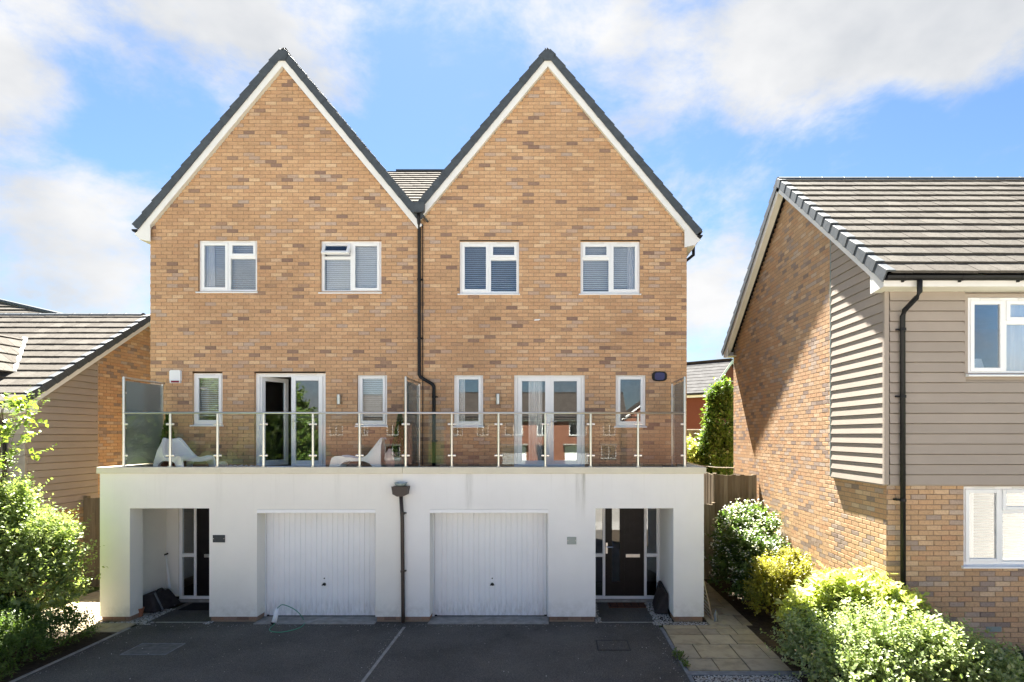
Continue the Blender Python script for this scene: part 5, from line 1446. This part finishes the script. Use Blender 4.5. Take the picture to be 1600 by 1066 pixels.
m = MB(); m.box(PX(1036,11.3), PX(1052,11.3), 11.15, 11.4, ZFL, ZFL+.06); obj('tray', m, 'dark', bevel=.01, label='flat dark tray in the right corner of the balcony', cat='tray')

# ------------------------------------------------------------------ porch things
# left porch
m = MB(); ya, yb = 10.95, 11.62
m.hexa([(-7.88,ya,.03),(-7.52,ya+.02,.03),(-7.42,yb,.03),(-7.88,yb,.03),(-7.86,ya+.08,.34),(-7.66,ya+.12,.36),(-7.62,yb-.10,.36),(-7.86,yb,.34)])
r = empty('leaning_case', (-7.68, 11.3, .03), 'dark soft storage case slumped against the left porch wall', 'case')
obj('body', m, 'case_cloth', r, bevel=.03)
for a in (.25, .7):
    m = MB(); y_ = ya+(yb-ya)*a
    m.hexa([(-7.49+.07*(a-.25),y_,.035),(-7.485+.07*(a-.25),y_,.035),(-7.485+.07*(a-.25),y_+.04,.035),(-7.49+.07*(a-.25),y_+.04,.035),(-7.66,y_,.37),(-7.645,y_,.375),(-7.645,y_+.04,.375),(-7.66,y_+.04,.37)])
    obj('strap', m, 'edging', r)
m = MB(); m.tube([(-7.66,11.18,.36),(-7.65,11.22,.41),(-7.65,11.34,.41),(-7.65,11.38,.36)], .012, 8); obj('handle', m, 'rubber', r, smooth=True)
m = MB(); x, y = -7.72, 10.80
m.lathe([(0,.02),(.06,.02),(.085,.15),(.092,.155),(.092,.18),(.075,.18),(.07,.15),(0,.14)], x, y, 20); obj('flower_pot', m, 'terracotta', smooth=False, label='small terracotta pot on the pebbles in the left porch', cat='pot')
m = MB(); m.tube([(-7.74,11.70,.32),(-7.87,11.78,.98)], .011, 8); m.tube([(-7.70,11.68,.32),(-7.865,11.775,.97)], .009, 8); r = empty('walking_stick', (-7.74,11.7,.3), 'pair of pale thin sticks leaning in the left porch corner', 'sticks'); obj('shaft', m, 'upvc', r)
m = MB(); m.tube([(-7.89,11.785,.97),(-7.82,11.77,1.0)], .018, 8); obj('grip', m, 'rubber', r)
m = MB(); m.box(-7.25, -6.5, 11.22, 11.68, .006, .018); obj('door_mat', m, 'mat_dark', label='plain black doormat in the left porch', cat='doormat')
# right porch
r = empty('door_mat', (1.53, 11.5, 0), 'brown patterned doormat at the black front door', 'doormat')
m = MB(); m.box(1.16, 1.90, 11.38, 11.70, .006, .02); obj('mat', m, 'mat_brown', r)
m = MB()
for i in range(5): m.box(1.19+i*.142, 1.19+i*.142+.012, 11.40, 11.68, .0195, .022)
for j in range(3): m.box(1.18, 1.88, 11.42+j*.11, 11.43+j*.11, .0197, .0225)
obj('pattern', m, 'mat_dark', r)
m = MB(); m.hexa([(1.98,10.95,.02),(2.23,10.90,.02),(2.23,11.62,.02),(2.05,11.62,.02),(2.19,10.96,.42),(2.235,10.92,.42),(2.235,11.60,.50),(2.17,11.60,.50)])
r = empty('leaning_case', (2.1, 11.3, .02), 'dark folded case leaning inside the right porch', 'case')
obj('body', m, 'case_cloth', r, bevel=.025)
m = MB(); m.tube([(2.14,11.18,.45),(2.11,11.22,.50),(2.11,11.34,.51),(2.14,11.38,.47)], .011, 8); obj('handle', m, 'rubber', r, smooth=True)
# airer leaning on the side wall
r = empty('folded_airer', (2.95, 10.9, 0), 'folded metal airer leaning on the right end wall', 'airer')
m = MB(); A, B_, C_, D_ = Vector((2.98,10.60,.03)), Vector((2.98,11.35,.03)), Vector((2.83,11.35,.72)), Vector((2.83,10.62,.72))
for a, b in ((A,B_),(B_,C_),(C_,D_),(D_,A)): m.tube([a,b], .012, 8)
obj('frame', m, 'steel', r)
m = MB()
for t in np.linspace(.12,.88,7): m.tube([A.lerp(D_,t), B_.lerp(C_,t)], .006, 6)
obj('bar', m, 'steel', r)
m = MB(); x, y = 3.02, 10.52
m.lathe([(0,.016),(.035,.016),(.037,.03),(.037,.15),(.028,.18),(.013,.205),(.013,.225),(0,.225)], x, y, 16); obj('plastic_bottle', m, 'screen_glass', smooth=True, label='clear plastic bottle at the foot of the airer', cat='bottle')
# charging lead on the drive
r = empty('charging_lead', (-5.2, 10.3, 0), 'green charging lead with white handset looped before the left garage', 'cable')
hb, ht = P(428, 963, 10.42), P(433, 951, 10.50)
hb.z = .03
m = MB(); m.tube([hb, (hb+ht)/2+Vector((0.005,0,0)), ht], [.045,.04,.028], 10); obj('handset', m, 'plastic_white', r, smooth=True)
m = MB(); m.tube([hb+Vector((0,0,.0)), hb+Vector((-.01,0,-.02))], .05, 10); obj('plug_end', m, 'rubber', r)
pts = [ht, ht+Vector((.03,.0,.03)), P(442,945,10.50), P(456,950,10.48)]
def gr(px, py): y = F*(ZC-.014)/(py-CY); return Vector((PX(px,y), y, .014))
pts += [P(467,958,10.44)]+[gr(*q) for q in ((475,969),(476,974),(470,980),(456,985),(438,988),(425,987),(421,984),(424,980),(430,974))]
# smooth the polyline
def cat(pts, n=6):
    out = []
    for i in range(len(pts)-1):
        p0, p1, p2, p3 = pts[max(i-1,0)], pts[i], pts[i+1], pts[min(i+2,len(pts)-1)]
        for k in range(n):
            t = k/n; out.append(.5*((2*p1)+(p2-p0)*t+(2*p0-5*p1+4*p2-p3)*t*t+(3*p1-p0-3*p2+p3)*t**3))
    return out+[pts[-1]]
m = MB(); m.tube(cat(pts), .0075, 6); obj('lead', m, 'cable', r, smooth=True)

# pale smear on the brickwork and a weed at the kerb
m = MB(); zz = PZ(500, YW)
m.hexa([(PX(834.5,YW),YW-.0125,zz-.016),(PX(842,YW),YW-.0125,zz-.012),(PX(842,YW),YW-.003,zz-.012),(PX(834.5,YW),YW-.003,zz-.016),(PX(835.5,YW),YW-.0125,zz+.01),(PX(845,YW),YW-.0125,zz+.016),(PX(845,YW),YW-.003,zz+.016),(PX(835.5,YW),YW-.003,zz+.01)])
obj('mortar_smear', m, 'upvc', hB)
shrub('kerb_weed', 'small green weed growing along the right kerb of the drive', 'weed', (1.97, 8.75, 0), [(1.96,8.8,.03,.05,.14,.05),(1.99,8.5,.02,.04,.08,.04)], 45, 6, .045, .25, 'leaf_mid', None, sl=.06, stems=3, trunk=.004)
